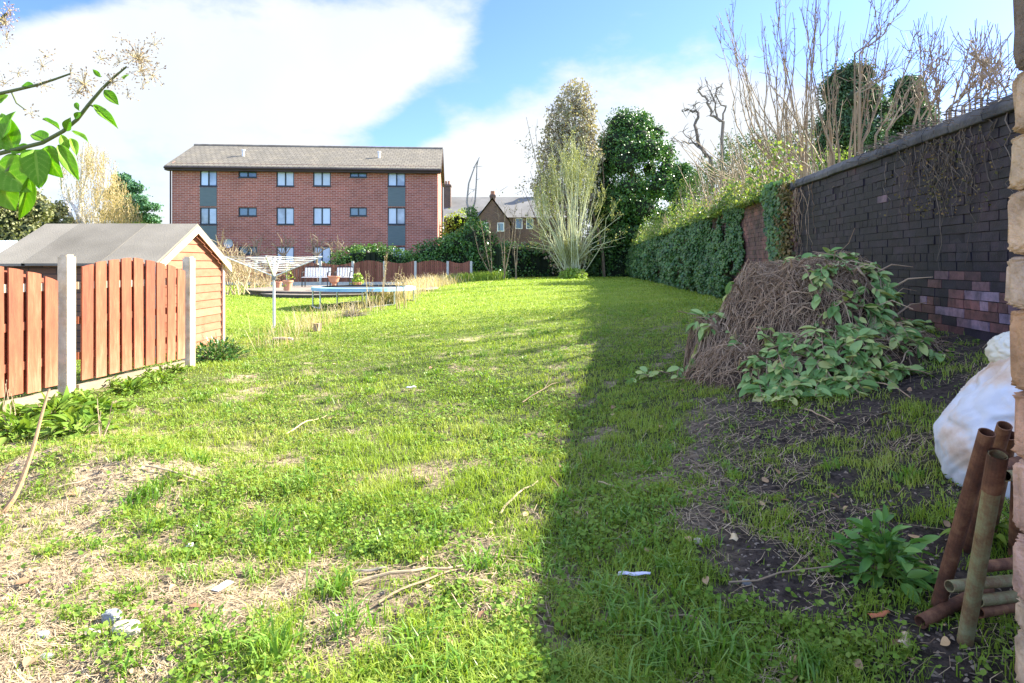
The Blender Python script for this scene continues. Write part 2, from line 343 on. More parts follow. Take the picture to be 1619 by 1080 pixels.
# ------------------------------------------------------------------ scatter helpers
def frus(N, y0, y1, marg=.12, pw=1.0):
    Y = np.exp(rng.uniform(math.log(y0), math.log(y1), N)); k = rng.uniform(-.81-marg, .81+marg, N); return k*Y, Y
def inside(X, Y):
    ok = X < wallX(Y)-.02
    ok &= ~((X > 1.22) & (Y < 1.75))
    ok &= ~((X > -7.5) & (X < -5.1) & (Y > 9.0) & (Y < 11.4))
    ok &= ~((np.abs(X+(4.4-.149*(Y-6.25))) < .06) & (Y < 8.1))
    return ok
def blades(g, X, Y, Z, hgt, wid, lean, yaw=None, rnd=None, curl=1.0):
    N = len(X); yaw = rng.uniform(0, 2*math.pi, N) if yaw is None else yaw
    d = np.c_[np.cos(yaw), np.sin(yaw), np.zeros(N)]; ly = yaw+rng.normal(math.pi/2, .5, N); ld = np.c_[np.cos(ly), np.sin(ly), np.zeros(N)]
    b = np.c_[X, Y, Z-.004]; up_ = np.array([0, 0, 1.])
    mid = b+up_*(hgt*.6)[:, None]+ld*(hgt*lean*.35)[:, None]; tip = b+up_*(hgt*(1-.35*lean*curl))[:, None]+ld*(hgt*lean)[:, None]
    w2 = (wid/2)[:, None]
    V = np.stack([b-d*w2, b+d*w2, mid+d*w2*.8, mid-d*w2*.8, tip], 1).reshape(-1, 3)
    i = np.arange(N)[:, None]*5; r_ = rng.random(N) if rnd is None else rnd
    g.add(V, i+np.array([0, 1, 2, 3]), r_); g.n -= len(V)
    g.V.append(np.zeros((0, 3))); g.F.append(i+np.array([3, 2, 4])+g.n); g.r.append(r_); g.m.append(np.zeros(N, int)); g.n += len(V)
T_LEAF = np.array([[0, 0, 0], [.35, -.5, .12], [.75, -.36, .10], [1, 0, -.06], [.75, .36, .10], [.35, .5, .12], [.5, 0, 0]], float)
F_LEAF = [[0, 1, 6, 0], [0, 0, 0, 0]]
F_LEAF3 = np.array([[0, 1, 6], [1, 2, 6], [2, 3, 6], [3, 4, 6], [4, 5, 6], [5, 0, 6]])
T_DIA = np.array([[0, 0, 0], [.5, -.42, .1], [1, 0, 0], [.5, .42, .1]], float); F_DIA = np.array([[0, 1, 2], [0, 2, 3]])
def long_leaf(nl=6, wfun=None, curl=-.25, fold=.18):
    t = np.linspace(0, 1, nl+1); wf = np.sin(np.pi*np.clip(t, 0, 1)**.85)**.75*.5 if wfun is None else wfun(t)
    wf[0] = .03; wf[-1] = .0
    V = []; 
    for i, tt in enumerate(t):
        z = curl*tt*tt; V += [[tt, -wf[i], z+fold*wf[i]], [tt, 0, z], [tt, wf[i], z+fold*wf[i]]]
    Fc = []
    for i in range(nl): a = i*3; Fc += [[a, a+1, a+4, a+3], [a+1, a+2, a+5, a+4]]
    return np.array(V), np.array(Fc)
T_LL, F_LL = long_leaf()
def frames(x, nrm):
    x = norm(x); z = norm(nrm-(nrm*x).sum(-1, keepdims=True)*x); y = np.cross(z, x); return np.stack([x, y, z], -1)
def rand_dirs(N, up=0.0):
    d = rng.normal(size=(N, 3)); d = norm(d); d[:, 2] += up; return norm(d)

# ------------------------------------------------------------------ grass and ground cover
N = 520000
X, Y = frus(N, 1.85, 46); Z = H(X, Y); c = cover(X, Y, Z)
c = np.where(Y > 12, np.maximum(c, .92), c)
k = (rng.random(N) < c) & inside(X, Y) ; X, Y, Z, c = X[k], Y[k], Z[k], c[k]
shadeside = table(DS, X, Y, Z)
hn = fbm(X*1.1+40, Y*1.1, 3)
hg = (.014+.022*rng.random(len(X)))*(.6+1.2*hn)*(.45+1.3*fbm(X*7, Y*7+3, 3))*(1+.5*(Y < 5))
wd = np.maximum(.0028+.0025*rng.random(len(X)), Y*.00085)
rv = np.clip(rng.random(len(X))*.75+(fbm(X*.9, Y*.9+50, 4)-.5)*1.3+.14, 0, 1)
g = Geo(); blades(g, X, Y, Z, hg*(1+Y/60), wd, rng.uniform(.2, 1.1, len(X)), rnd=rv)
tag(g.build('grass', M['grass'], kind='stuff'), 'short green lawn grass covering the garden, patchy near the front', 'grass')

# long grass tufts in scattered clumps
g = Geo(); cx, cy = [], []
X, Y = frus(1500, 1.9, 12); Z = H(X, Y); c = cover(X, Y, Z); k = (rng.random(1500) < c*.5*(fbm(X*1.2, Y*1.2+30, 3) > .47)) & inside(X, Y)
cl_ = [(x, y, .05+.06*rng.random(), int(12+22*rng.random())) for x, y in zip(X[k], Y[k])]
for (px, py, hh, nb) in [(480, 775, .15, 60), (430, 850, .14, 60), (240, 790, .12, 50), (215, 800, .10, 40), (560, 1000, .13, 50), (440, 1040, .15, 60), (660, 1040, .12, 50), (1000, 1000, .13, 60), (1080, 1030, .14, 70), (960, 960, .12, 50), (1150, 1055, .14, 60), (760, 900, .1, 50), (1010, 870, .1, 40), (530, 940, .12, 40)]:
    p = G(px, py); cl_.append((p[0], p[1], hh, nb))
bx, by, bh = [], [], []
for (x, y, hh, nb) in cl_:
    bx += list(x+rng.normal(0, hh*.33, nb)); by += list(y+rng.normal(0, hh*.33, nb)); bh += list(hh*rng.uniform(.6, 1.25, nb))
bx, by, bh = map(np.array, (bx, by, bh)); blades(g, bx, by, H(bx, by), bh, np.maximum(.006+.004*rng.random(len(bx)), by*.0009), rng.uniform(.3, 1.3, len(bx)))
tag(g.build('tall_grass', M['tuft'], kind='stuff'), 'coarse bright grass growing in scattered tufts over the near lawn', 'grass')

# low broad leaf weeds
N = 190000; X, Y = frus(N, 1.85, 14); Z = H(X, Y); c = cover(X, Y, Z); wn = fbm(X*2.6+11, Y*2.6+5, 4)
k = (rng.random(N) < (c*.7+.06)*np.clip((wn-.42)*6, .05, 1)) & inside(X, Y); X, Y, Z, c, wn = X[k], Y[k], Z[k], c[k], wn[k]; N = len(X)
hz_ = rng.random(N)*.045*(.4+np.clip((wn-.45)*5, 0, 1.3)); 
g = Geo(); g.inst(T_LEAF, F_LEAF3, np.c_[X, Y, Z+hz_+.004], frames(rand_dirs(N, 0)*[1, 1, .35], rand_dirs(N, 1.6)), rng.uniform(.007, .021, N)*(1+Y*.08))
tag(g.build('low_weeds', M['weed'], kind='stuff'), 'small round leaved weeds creeping through the patchy lawn', 'weeds')

# straw, dead stalks and chips lying on the bare ground
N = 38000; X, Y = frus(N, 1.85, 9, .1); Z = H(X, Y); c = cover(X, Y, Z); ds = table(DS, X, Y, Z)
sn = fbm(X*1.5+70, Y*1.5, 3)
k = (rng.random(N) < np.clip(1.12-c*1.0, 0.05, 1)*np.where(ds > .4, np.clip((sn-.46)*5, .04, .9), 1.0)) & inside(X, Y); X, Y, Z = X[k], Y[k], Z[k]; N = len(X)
a = rng.uniform(0, math.pi*2, N); ln = rng.uniform(.03, .17, N)*np.where(rng.random(N) < .07, 2.6, 1); w2 = rng.uniform(.0006, .0014, N)*(1+Y*.12); be = rng.normal(0, .8, N)
g = Geo(); pts = []
for t in (-.5, 0., .5):
    aa = a+be*t; px_ = X+np.cos(aa)*ln*t; py_ = Y+np.sin(aa)*ln*t; pts.append(np.c_[px_, py_, H(px_, py_)+.006+rng.random(N)*.016])
nn_ = np.c_[-np.sin(a), np.cos(a), np.zeros(N)]*w2[:, None]
V = np.stack([pts[0]-nn_, pts[0]+nn_, pts[1]+nn_, pts[1]-nn_, pts[2]+nn_, pts[2]-nn_], 1).reshape(-1, 3)
g.add(V, np.concatenate([np.arange(N)[:, None]*6+np.array([0, 1, 2, 3]), np.arange(N)[:, None]*6+np.array([3, 2, 4, 5])]), np.r_[rng.random(N), rng.random(N)])
tag(g.build('straw_litter', M['straw'], kind='stuff'), 'tan straw and dead stalks littering the bare soil', 'litter')
# woodchip / small crumbs
N = 9000; X, Y = frus(N, 1.85, 8, .1); Z = H(X, Y); c = cover(X, Y, Z); k = (rng.random(N) < 1.1-c) & inside(X, Y); X, Y, Z = X[k], Y[k], Z[k]; N = len(X)
T_C = np.array([[-.5, -.5, 0], [.5, -.4, .1], [.45, .5, 0], [-.4, .4, .1], [0, 0, .5]]); F_C = np.array([[0, 1, 4], [1, 2, 4], [2, 3, 4], [3, 0, 4]])
g = Geo(); g.inst(T_C, F_C, np.c_[X, Y, Z], frames(rand_dirs(N)*[1, 1, .1], rand_dirs(N, 3)), np.c_[rng.uniform(.006, .026, N), rng.uniform(.005, .016, N), rng.uniform(.006, .02, N)])
tag(g.build('soil_crumbs', solid('crumb', (.07, .055, .045), (.30, .24, .18), 3, .9, 0, rndw=.9), kind='stuff'), 'loose soil crumbs and chips of bark on the bare earth', 'soil')
# fallen leaves
N = 170; X, Y = frus(N, 1.9, 8, 0); Z = H(X, Y); k = inside(X, Y); X, Y, Z = X[k], Y[k], Z[k]; N = len(X)
g = Geo(); g.inst(T_LL, F_LL, np.c_[X, Y, Z+.02], frames(rand_dirs(N)*[1, 1, .15], rand_dirs(N, 1.5)), np.c_[rng.uniform(.025, .06, N), rng.uniform(.02, .045, N), rng.uniform(.02, .06, N)])
tag(g.build('fallen_leaves', solid('dead_leaf', (.18, .09, .05), (.50, .34, .18), 3, .7, 0, rndw=.9), kind='stuff'), 'dead brown and tan leaves scattered over the near ground', 'fallen leaves')

# ------------------------------------------------------------------ long brick wall on the right
def wallpt(Y, z, off=0.0): return np.array([wallX(Y)+off, Y, z])
YW0, YW1 = 1.9, 44.0; WDIR = norm(np.array([WSL, 1., 0])); WANG = math.atan2(1, WSL); CH = .083
def wtop(Y): return 2.56+0*Y
wall = thing('brick_wall', 'tall old soot blackened brick garden wall with stone coping on the right', 'wall', wallpt(1.9, .3))
g = Geo(); rows = 30
for r_ in range(rows):
    z = 2.53-CH*(r_+.5); off = (r_ % 2)*.118; hdr = (r_ % 5 == 3); bl = .118 if hdr else .235; y = YW0-off
    while y < 34:
        if z > float(H(wallX(y)-.05, y))-.12 or y > 12:
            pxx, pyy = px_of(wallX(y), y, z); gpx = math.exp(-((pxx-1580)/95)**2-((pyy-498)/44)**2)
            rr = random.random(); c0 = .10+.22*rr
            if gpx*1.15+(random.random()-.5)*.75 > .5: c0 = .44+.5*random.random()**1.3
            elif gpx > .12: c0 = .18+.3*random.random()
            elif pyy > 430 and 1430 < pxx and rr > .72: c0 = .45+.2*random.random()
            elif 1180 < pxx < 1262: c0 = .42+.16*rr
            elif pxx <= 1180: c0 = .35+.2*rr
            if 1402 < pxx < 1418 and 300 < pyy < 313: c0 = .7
            cc = wallpt(y+bl/2, z)+np.array([.11+rng.normal(0, .0035), 0, 0]); g.box(cc, (bl-.007, .22, CH-.0065), WANG, c0, jit=.0012)
        y += bl
m, n, bs, o = base_mat('wall_bricks'); v = coords(n)
c = ramp(n, attr(n).outputs['Fac'], [(.006, .006, .009, 0), (.022, .018, .026, .3), (.13, .065, .052, .45), (.18, .09, .075, .58), (.17, .125, .135, .72), (.29, .24, .28, 1)])
mm = n.new('ShaderNodeMix', data_type='RGBA', blend_type='MULTIPLY'); mm.inputs['Factor'].default_value = 1; n.link(c, mm.inputs['A'])
n.link(ramp(n, noise(n, v, 9, 8, .65), [(.45, .45, .45, .3), (1.1, 1.1, 1.1, .5), (1.9, 1.8, 1.75, .8)]), mm.inputs['B']); m3 = n.new('ShaderNodeMix', data_type='RGBA', blend_type='MULTIPLY'); m3.inputs['Factor'].default_value = 1; n.link(mm.outputs['Result'], m3.inputs['A']); n.link(ramp(n, noise(n, v, 1.3, 8, .7), [(.35, .36, .5, .34), (.75, .72, .85, .5), (1.9, 1.4, 1.35, .72)]), m3.inputs['B']); n.link(m3.outputs['Result'], bs.inputs['Base Color'])
bs.inputs['Roughness'].default_value = .62; bump(n, bs, noise(n, v, 60, 6), .5, .006)
g.build('brickwork', m, wall)
g = Geo()
for y0, y1 in ((YW0, 34), (34, YW1)):
    pass
a_ = wallpt(YW0, -.4, .008); b_ = wallpt(YW1, -.4, .008); dz = np.array([0, 0, 2.94]); th_ = np.array([.21, -.024, 0])
g.add([a_, b_, b_+th_, a_+th_, a_+dz, b_+dz, b_+th_+dz, a_+th_+dz], [[0, 4, 5, 1], [1, 5, 6, 2], [2, 6, 7, 3], [3, 7, 4, 0], [4, 7, 6, 5]], .5)
g.build('mortar', solid('sooty_mortar', (.012, .011, .012), (.05, .045, .045), 5, .95, .4), wall)
g = Geo(); y = YW0
while y < YW1:
    l = .44+.05*random.random(); c0 = wallpt(y+l/2, 0, .11); zt = 2.535+rng.normal(0, .005)
    d_ = WDIR*(l/2-.006); s_ = np.array([1, -WSL, 0])
    prof = [(-.155, 0), (-.165, .06), (-.12, .135), (0, .165), (.12, .135), (.165, .06), (.155, 0)]
    ring = [c0-d_+s_*u+np.array([0, 0, zt+vv+rng.normal(0, .004)]) for u, vv in prof]; g.poly_prism(ring, d_*2); y += l
g.build('coping', solid('coping_stone', (.035, .038, .045), (.16, .155, .155), 5, .85, .8, 30, rndw=.35, bdist=.015), wall, bevel=.012)

# ------------------------------------------------------------------ ivy over the wall
def leafcloud(pos, nrm, size, T=T_DIA, TF=F_DIA, droop=.5, g=None, mi=0, rnd=None, flat=.6):
    N = len(pos); x = rand_dirs(N)+np.array([0, 0, -droop]); nn = nrm*flat+rand_dirs(N)*(1-flat)
    g = g or Geo(); g.inst(T, TF, pos, frames(x, nn), size, rnd, mi); return g
T_IVY = np.array([[0, 0, 0], [.12, -.5, 0], [.45, -.38, .02], [1, 0, -.05], [.45, .38, .02], [.12, .5, 0], [.4, 0, .06]]); 
def ivy_patch(Ya, Yb, N, zt, zb, thick, size, gaps=.0):
    """leaves hugging the wall face"""
    Yv = Ya+(Yb-Ya)*rng.random(N); u = rng.random(N); zt_ = zt(Yv); zb_ = np.maximum(zb(Yv), H(wallX(Yv)-.1, Yv)+.02)
    z = zb_+(zt_-zb_)*u
    bul = thick*(.05+1.5*np.clip(fbm(Yv*.9, z*1.1+4, 4)-.2, 0, 1))*(.5+.6*np.sin(np.pi*np.clip(u, 0, 1)**.6)); off = -bul*(.55+.45*rng.random(N))
    k = fbm(Yv*1.6+9, z*2.0+2, 3) > gaps
    p = np.c_[wallX(Yv)+off, Yv, z][k]; n_ = len(p)
    return leafcloud(p, np.tile([-1., -.15, .45], (n_, 1)), rng.uniform(.7, 1.3, n_)*size*(1+p[:, 1]*.008), T_IVY, F_LEAF3, 1.0)
iv = thing('ivy', 'dense dark green ivy cloaking the far half of the brick wall', 'ivy', wallpt(13, .5))
zt = lambda y: 2.62+.75*(fbm(y*.9, y*0+3, 3)-.5)+.25*np.exp(-((y-14.5)/3)**2)
g = ivy_patch(13.1, 19, 30000, zt, lambda y: .45+.9*np.clip(fbm(y*1.3, y*0, 3)-.45, 0, 1)+0*y, .55, .055, .40); g.build('foliage', M['ivy'], iv)
g = ivy_patch(19, 44, 26000, zt, lambda y: .3+0*y, .8, .085, .36); g.build('foliage', M['ivy'], iv)
# sunlit top growth
N = 18000; Yv = 11.5+32*rng.random(N)**1.3; z = 2.55+.85*rng.random(N)**1.5*np.clip(2.6*(fbm(Yv*.8+5, Yv*0, 3)-.28), .1, 1.4); xx = wallX(Yv)+rng.uniform(-.35, .6, N)
br = thing('bramble', 'sunlit yellow green brambles growing along the top of the ivy clad wall', 'bramble', wallpt(13, 2.6, .2))
leafcloud(np.c_[xx, Yv, z], np.tile([0, 0, 1.], (N, 1)), rng.uniform(.035, .085, N)*(1+Yv*.01), flat=.3).build('leaves', M['bramble'], br)
g = Geo()
for i in range(420):
    y = 12+28*random.random()**1.2; b0 = wallpt(y, 2.6, random.uniform(-.2, .5)); d = np.array([random.uniform(-.4, .4), random.uniform(-.4, .4), 1])*random.uniform(.3, .75)
    g.tube([b0, b0+d*.5+rng.normal(0, .05, 3), b0+d+rng.normal(0, .08, 3)], [.008+y*.0002, .003], 3)
g.build('stalks', M['drygrass'], br)
# hanging clump nearer, brownish
hc = thing('hanging_ivy', 'narrow strand of half dead ivy hanging over the bare brick wall', 'ivy', wallpt(10.6, 1.3))
N = 2200; Yv = rng.normal(10.75, .22, N); u = rng.random(N); z = 2.72-1.5*u**1.1*np.clip(1.2-abs(Yv-10.6)*1.1, 0.15, 1)
leafcloud(np.c_[wallX(Yv)-.05-.16*rng.random(N)*(1-u*.4), Yv, z], np.tile([-1., -.3, .3], (N, 1)), rng.uniform(.05, .09, N), T_IVY, F_LEAF3, 1.2, rnd=rng.random(N)).build('leaves', [M['ivy']], hc)
N = 1300; Yv = rng.normal(10.35, .2, N); u = rng.random(N); z = 2.66-1.55*u
leafcloud(np.c_[wallX(Yv)-.04-.13*rng.random(N), Yv, z], np.tile([-1., -.3, .3], (N, 1)), rng.uniform(.03, .075, N), T_IVY, F_LEAF3, 1.2).build('dead_leaves', [M['ivy_dry']], hc)
g = Geo()
def creeper(g, Yc, zc, sp, n, ln, dn):
    for i in range(n):
        y = Yc+random.gauss(0, sp); z = zc+random.uniform(-.05, .1); pts = [[wallX(y)-.015, y, z]]; l = ln*random.uniform(.4, 1.0); st = int(6+l*5)
        for k in range(st):
            y += random.gauss(0, .05); z -= l/st*random.uniform(.5, 1.4); pts.append([wallX(y)-.012-random.random()*.03, y, z])
        g.tube(pts, [random.uniform(.0025, .0065), .0018], 4)
creeper(g, 10.2, 2.5, .35, 45, 1.6, 0); g.build('stems', M['twig'], hc)
dc = thing('dead_creeper', 'tangle of dry leafless creeper stems clinging to the near end of the wall', 'creeper', wallpt(5.7, 2.0))
g = Geo(); creeper(g, 5.9, 2.5, .42, 55, .75, 0); creeper(g, 5.5, 2.4, .15, 10, 1.1, 0)
for i in range(150):
    y = random.uniform(4.6, 7.6); z = 2.55+random.random()*.14; x = wallX(y)-.17+random.random()*.28
    if x > wallX(y)-.1: z = 2.70+random.random()*.03
    pts = [[x, y, z]]; 
    for k in range(4): pts.append([pts[-1][0]+random.gauss(0, .035), pts[-1][1]+random.gauss(-.03, .05), pts[-1][2]+random.gauss(-.012, .015)])
    g.tube(pts, [.004, .002], 4)
g.build('stems', solid('grey_stem', (.05, .04, .03), (.20, .16, .12), 8, .9, 0, rndw=.8), dc)
N = 350; Yv = rng.normal(5.9, .42, N); z = 2.5-.7*rng.random(N); leafcloud(np.c_[wallX(Yv)-.03-.05*rng.random(N), Yv, z], np.tile([-1., 0, .2], (N, 1)), rng.uniform(.015, .035, N)).build('withered_leaves', M['ivy_dry'], dc)

# ------------------------------------------------------------------ apartment block
YA = 40.6; AX = (272-HX)/F*YA; bang = math.atan(.08); bc, bs_ = math.cos(bang), math.sin(bang)
zb0 = .05
apt = thing('apartment_block', 'three storey red brick apartment block with grey slate roof and dark window frames', 'building', (AX, YA, zb0), rz=bang)
def xl(px):
    k = (px-HX)/F; return (k*YA-AX)/(bc-k*bs_)
def zl(px, py): x = xl(px); return CAMZ-(py-HY)/F*(YA+x*bs_)
def W(x, y, z): return np.array([AX+x*bc-y*bs_, YA+x*bs_+y*bc, z])
XE = xl(692); DEP = 8.2; ZE = 7.82
def brick_mat(name, ax, cols, mortar, sx=.34, sz=.115, ms=.01):
    m, n, bs, o = base_mat(name); s_ = n.new('ShaderNodeSeparateXYZ'); n.link(coords(n), s_.inputs[0]); cb = n.new('ShaderNodeCombineXYZ')
    n.link(s_.outputs[ax], cb.inputs[0]); n.link(s_.outputs[2], cb.inputs[1]); b = n.new('ShaderNodeTexBrick'); n.link(cb.outputs[0], b.inputs['Vector'])
    b.inputs['Scale'].default_value = 1; b.inputs['Brick Width'].default_value = sx; b.inputs['Row Height'].default_value = sz; b.inputs['Mortar Size'].default_value = ms
    b.inputs['Color1'].default_value = (*cols[0], 1); b.inputs['Color2'].default_value = (*cols[1], 1); b.inputs['Mortar'].default_value = (*mortar, 1); b.inputs['Bias'].default_value = 0
    mm = n.new('ShaderNodeMix', data_type='RGBA', blend_type='MULTIPLY'); mm.inputs['Factor'].default_value = 1; n.link(b.outputs[0], mm.inputs['A'])
    n.link(ramp(n, noise(n, coords(n), .45, 8, .65), [(.75, .72, .72, .3), (1, 1, 1, .5), (1.22, 1.15, 1.12, .7)]), mm.inputs['B']); n.link(mm.outputs['Result'], bs.inputs['Base Color'])
    bs.inputs['Roughness'].default_value = .9; bump(n, bs, b.outputs['Fac'], .3, -.01); return m
BR = [(.245, .072, .048), (.36, .115, .078)]
mb_x = brick_mat('red_brick_front', 0, BR, (.46, .36, .31)); mb_y = brick_mat('red_brick_gable', 1, BR, (.46, .36, .31))
tall = [(316, 343), (437, 465), (495, 523), (613, 641)]; small = [(377, 406), (553, 580)]
holes = []
for (a, b) in tall:
    holes += [(a, b, 267, 294.5), (a, b, 328, 355)]
for (a, b) in tall[1:]: holes.append((a, b, 390, 418))
holes.append((316, 343, 390, 418))
for (a, b) in small: holes += [(a, b, 267, 280.5), (a, b, 328, 341.5), (a, b, 390, 402)]
hl = [(xl(a), xl(b), zl((a+b)/2, d), zl((a+b)/2, c)) for a, b, c, d in holes]
# snap to storeys
hl = [(a, b, round(c, 2), round(d, 2)) for a, b, c, d in hl]
xs = sorted({0, XE}|{h[0] for h in hl}|{h[1] for h in hl}); zs = sorted({-.1, ZE}|{h[2] for h in hl}|{h[3] for h in hl})
g = Geo(); ga = Geo()
for i in range(len(xs)-1):
    for j in range(len(zs)-1):
        mx_, mz_ = (xs[i]+xs[i+1])/2, (zs[j]+zs[j+1])/2
        if any(h[0] < mx_ < h[1] and h[2] < mz_ < h[3] for h in hl): continue
        g.quad(W(xs[i], 0, zs[j]), W(xs[i+1], 0, zs[j]), W(xs[i+1], 0, zs[j+1]), W(xs[i], 0, zs[j+1]), .5)
for h in hl:
    a, b, c, d = h; q = .12
    for p1, p2 in (((a, c), (a, d)), ((a, d), (b, d)), ((b, d), (b, c)), ((b, c), (a, c))):
        g.quad(W(p1[0], 0, p1[1]), W(p2[0], 0, p2[1]), W(p2[0], q, p2[1]), W(p1[0], q, p1[1]), .5)
ridgeY, ridgeZ = DEP/2, 9.72
for x in (0, XE):
    ga.add([W(x, 0, -.1), W(x, DEP, -.1), W(x, DEP, ZE), W(x, ridgeY, ridgeZ-.08), W(x, 0, ZE)], [[0, 1, 2, 4]], .5); ga.add([W(x, 0, ZE), W(x, DEP, ZE), W(x, ridgeY, ridgeZ-.1)], [[0, 1, 2]], .5)
ga.quad(W(0, DEP, -.1), W(XE, DEP, -.1), W(XE, DEP, ZE), W(0, DEP, ZE), .5)
g.build('wall', mb_x, apt); ga.build('gable_wall', mb_y, apt)
mfr = solid('dark_frame', (.02, .032, .04), (.035, .05, .06), 3, .5, 0); mpan = solid('grey_cladding', (.085, .12, .13), (.13, .165, .17), 2, .7, .3, 8, stretch=(1, 1, 7))
def glass_mat(name, base, rough=.08):
    m, n, bs, o = base_mat(name); n.link(ramp(n, n.m('ADD', n.m('MULTIPLY', noise(n, coords(n), 1.4, 3), .5), n.m('MULTIPLY', attr(n).outputs['Fac'], .5)), [(*[x*.45 for x in base], .22), (*[x*.8 for x in base], .36), (*base, .62)]), bs.inputs['Base Color']); bs.inputs['Roughness'].default_value = rough; bs.inputs['Specular IOR Level'].default_value = .8; return m
mg1 = glass_mat('curtained_glass', (.50, .60, .70)); mg2 = glass_mat('dark_glass', (.10, .17, .21))
for k, h in enumerate(hl):
    a, b, c, d = h; g = Geo(); t = .065; y0 = .05
    def fb(x0, x1, z0, z1, yy=y0, dd=.06): g.box(W((x0+x1)/2, yy+dd/2, (z0+z1)/2), (x1-x0, dd, z1-z0), bang)
    fb(a+.003, b-.003, c+.003, c+t); fb(a+.003, b-.003, d-t, d-.003); fb(a+.003, a+t, c+t, d-t); fb(b-t, b-.003, c+t, d-t); xm = (a+b)/2; fb(xm-.04, xm+.04, c+t, d-t); fb(a-.04, b+.04, c-.05, c-.004, -.04, .1)
    wn = g.build('window', mfr, apt)
    sm = (d-c) < .75
    for (x0, x1) in ((a+t, xm-.04), (xm+.04, b-t)):
        gp = Geo(); gp.quad(W(x0, .09, c+t), W(x1, .09, c+t), W(x1, .09, d-t), W(x0, .09, d-t)); gp.build('pane', mg2 if (sm or k in (40,)) else mg1, wn)
    gb = Geo(); gb.quad(W(a, .119, c), W(b, .119, c), W(b, .119, d), W(a, .119, d)); gb.build('backing', mfr, wn)
for (a, b) in (tall[0], tall[3]):
    for (y0, y1) in ((295.5, 327), (356, 389)):
        pm = (a+b)/2; g = Geo(); z0, z1 = zl(pm, y1), zl(pm, y0); g.box(W((xl(a)+xl(b))/2, -.012, (z0+z1)/2), (xl(b)-xl(a)-.02, .03, z1-z0-.06), bang); g.build('cladding_panel', mpan, apt)
# roof
rl, rr_ = -.28, XE+.22; ov = .45; ez = ZE-.02
sl = (ridgeZ-ez)/ridgeY
m, n, bs, o = base_mat('roof_tiles'); v = coords(n); sp_ = n.new('ShaderNodeSeparateXYZ'); n.link(v, sp_.inputs[0]); cb = n.new('ShaderNodeCombineXYZ'); n.link(sp_.outputs[0], cb.inputs[0]); n.link(sp_.outputs[1], cb.inputs[1])
b = n.new('ShaderNodeTexBrick'); n.link(cb.outputs[0], b.inputs['Vector']); b.inputs['Scale'].default_value = 1; b.inputs['Brick Width'].default_value = .33; b.inputs['Row Height'].default_value = .36; b.inputs['Mortar Size'].default_value = .025
b.inputs['Color1'].default_value = (.135, .12, .095, 1); b.inputs['Color2'].default_value = (.175, .155, .125, 1); b.inputs['Mortar'].default_value = (.08, .07, .055, 1)
mm = n.new('ShaderNodeMix', data_type='RGBA', blend_type='MULTIPLY'); mm.inputs['Factor'].default_value = 1; n.link(b.outputs[0], mm.inputs['A']); n.link(ramp(n, noise(n, v, 1.1, 9, .75), [(.8, .8, .8, .3), (1, 1, 1, .5), (1.3, 1.25, 1.1, .72)]), mm.inputs['B'])
n.link(mm.outputs['Result'], bs.inputs['Base Color']); bs.inputs['Roughness'].default_value = .85; bump(n, bs, b.outputs['Fac'], .5, -.02); mroof = m
g = Geo(); th = .12
f0, f1 = W(rl, -ov, ez-ov*sl), W(rr_, -ov, ez-ov*sl); r0, r1 = W(rl, ridgeY, ridgeZ), W(rr_, ridgeY, ridgeZ); k0, k1 = W(rl, DEP+ov, ez-ov*sl), W(rr_, DEP+ov, ez-ov*sl); dn = np.array([0, 0, -th])
g.add([f0, f1, r1, r0, k0, k1, f0+dn, f1+dn, r1+dn, r0+dn, k0+dn, k1+dn], [[0, 1, 2, 3], [3, 2, 5, 4], [6, 9, 8, 7], [9, 10, 11, 8], [0, 6, 7, 1], [4, 5, 11, 10], [0, 3, 9, 6], [3, 4, 10, 9], [1, 7, 8, 2], [2, 8, 11, 5]], .5)
rf = g.build('roof', mroof, apt)
g = Geo(); g.tube([W(rl, ridgeY, ridgeZ+.0), W(rr_, ridgeY, ridgeZ+.0)], .11, 8); g.build('ridge_tiles', solid('ridge', (.17, .14, .11), (.32, .28, .22), 2, .9, 0, rndw=0), rf)
mwh = solid('white_plastic', (.62, .62, .60), (.8, .8, .78), 3, .5, 0)
for px in (370, 594):
    x = xl(px); yy = 1.75; zz = ez+sl*yy; g = Geo(); g.tube([W(x, yy, zz-.1), W(x, yy, zz+.35)], .09, 8); g.tube([W(x, yy, zz+.35), W(x, yy, zz+.42)], [.14, .12], 8); g.build('roof_vent', mwh, rf)
mbrn = solid('dark_brown_fascia', (.035, .022, .02), (.06, .04, .035), 2, .6, 0)
g = Geo(); ez2 = ez-ov*sl; g.box(W((rl+rr_)/2, -ov+.02, ez2-.20), (rr_-rl-.02, .03, .18), bang); g.box(W((rl+rr_)/2, -ov/2+.02, ez2-.285), (rr_-rl-.06, ov-.06, .02), bang); g.build('fascia', mbrn, apt)
g = Geo(); g.tube([W(rl, -ov-.06, ez2-.13), W(rr_, -ov-.06, ez2-.13)], .065, 8); g.tube([W(-.07, -.06, ez2-.3), W(-.07, -.06, 0)], .05, 8); g.build('gutter', mbrn, apt)
g = Geo()
for x in (rl+.0, rr_):
    for (ya, za, yb, zb_) in ((-ov, ez2, ridgeY, ridgeZ), (DEP+ov, ez2, ridgeY, ridgeZ)):
        a_, b_ = W(x, ya, za-.02), W(x, yb, zb_-.02); e_ = np.array([0, 0, -.24]); t_ = W(.03, 0, 0)-W(0, 0, 0)
        g = Geo(); g.poly_prism([a_, b_, b_+e_, a_+e_], t_); g.build('barge_board', mbrn, apt)
g = Geo(); g.tube([W(XE+.07, DEP-.5, 0), W(XE+.07, DEP-.5, ZE-.1)], .06, 8); g.build('downpipe', mbrn, apt)
g = Geo(); z_ = zl(363, 385); g.lathe([(0, 0), (.18, .02), (.3, .1)], (0, 0, 0), 14)
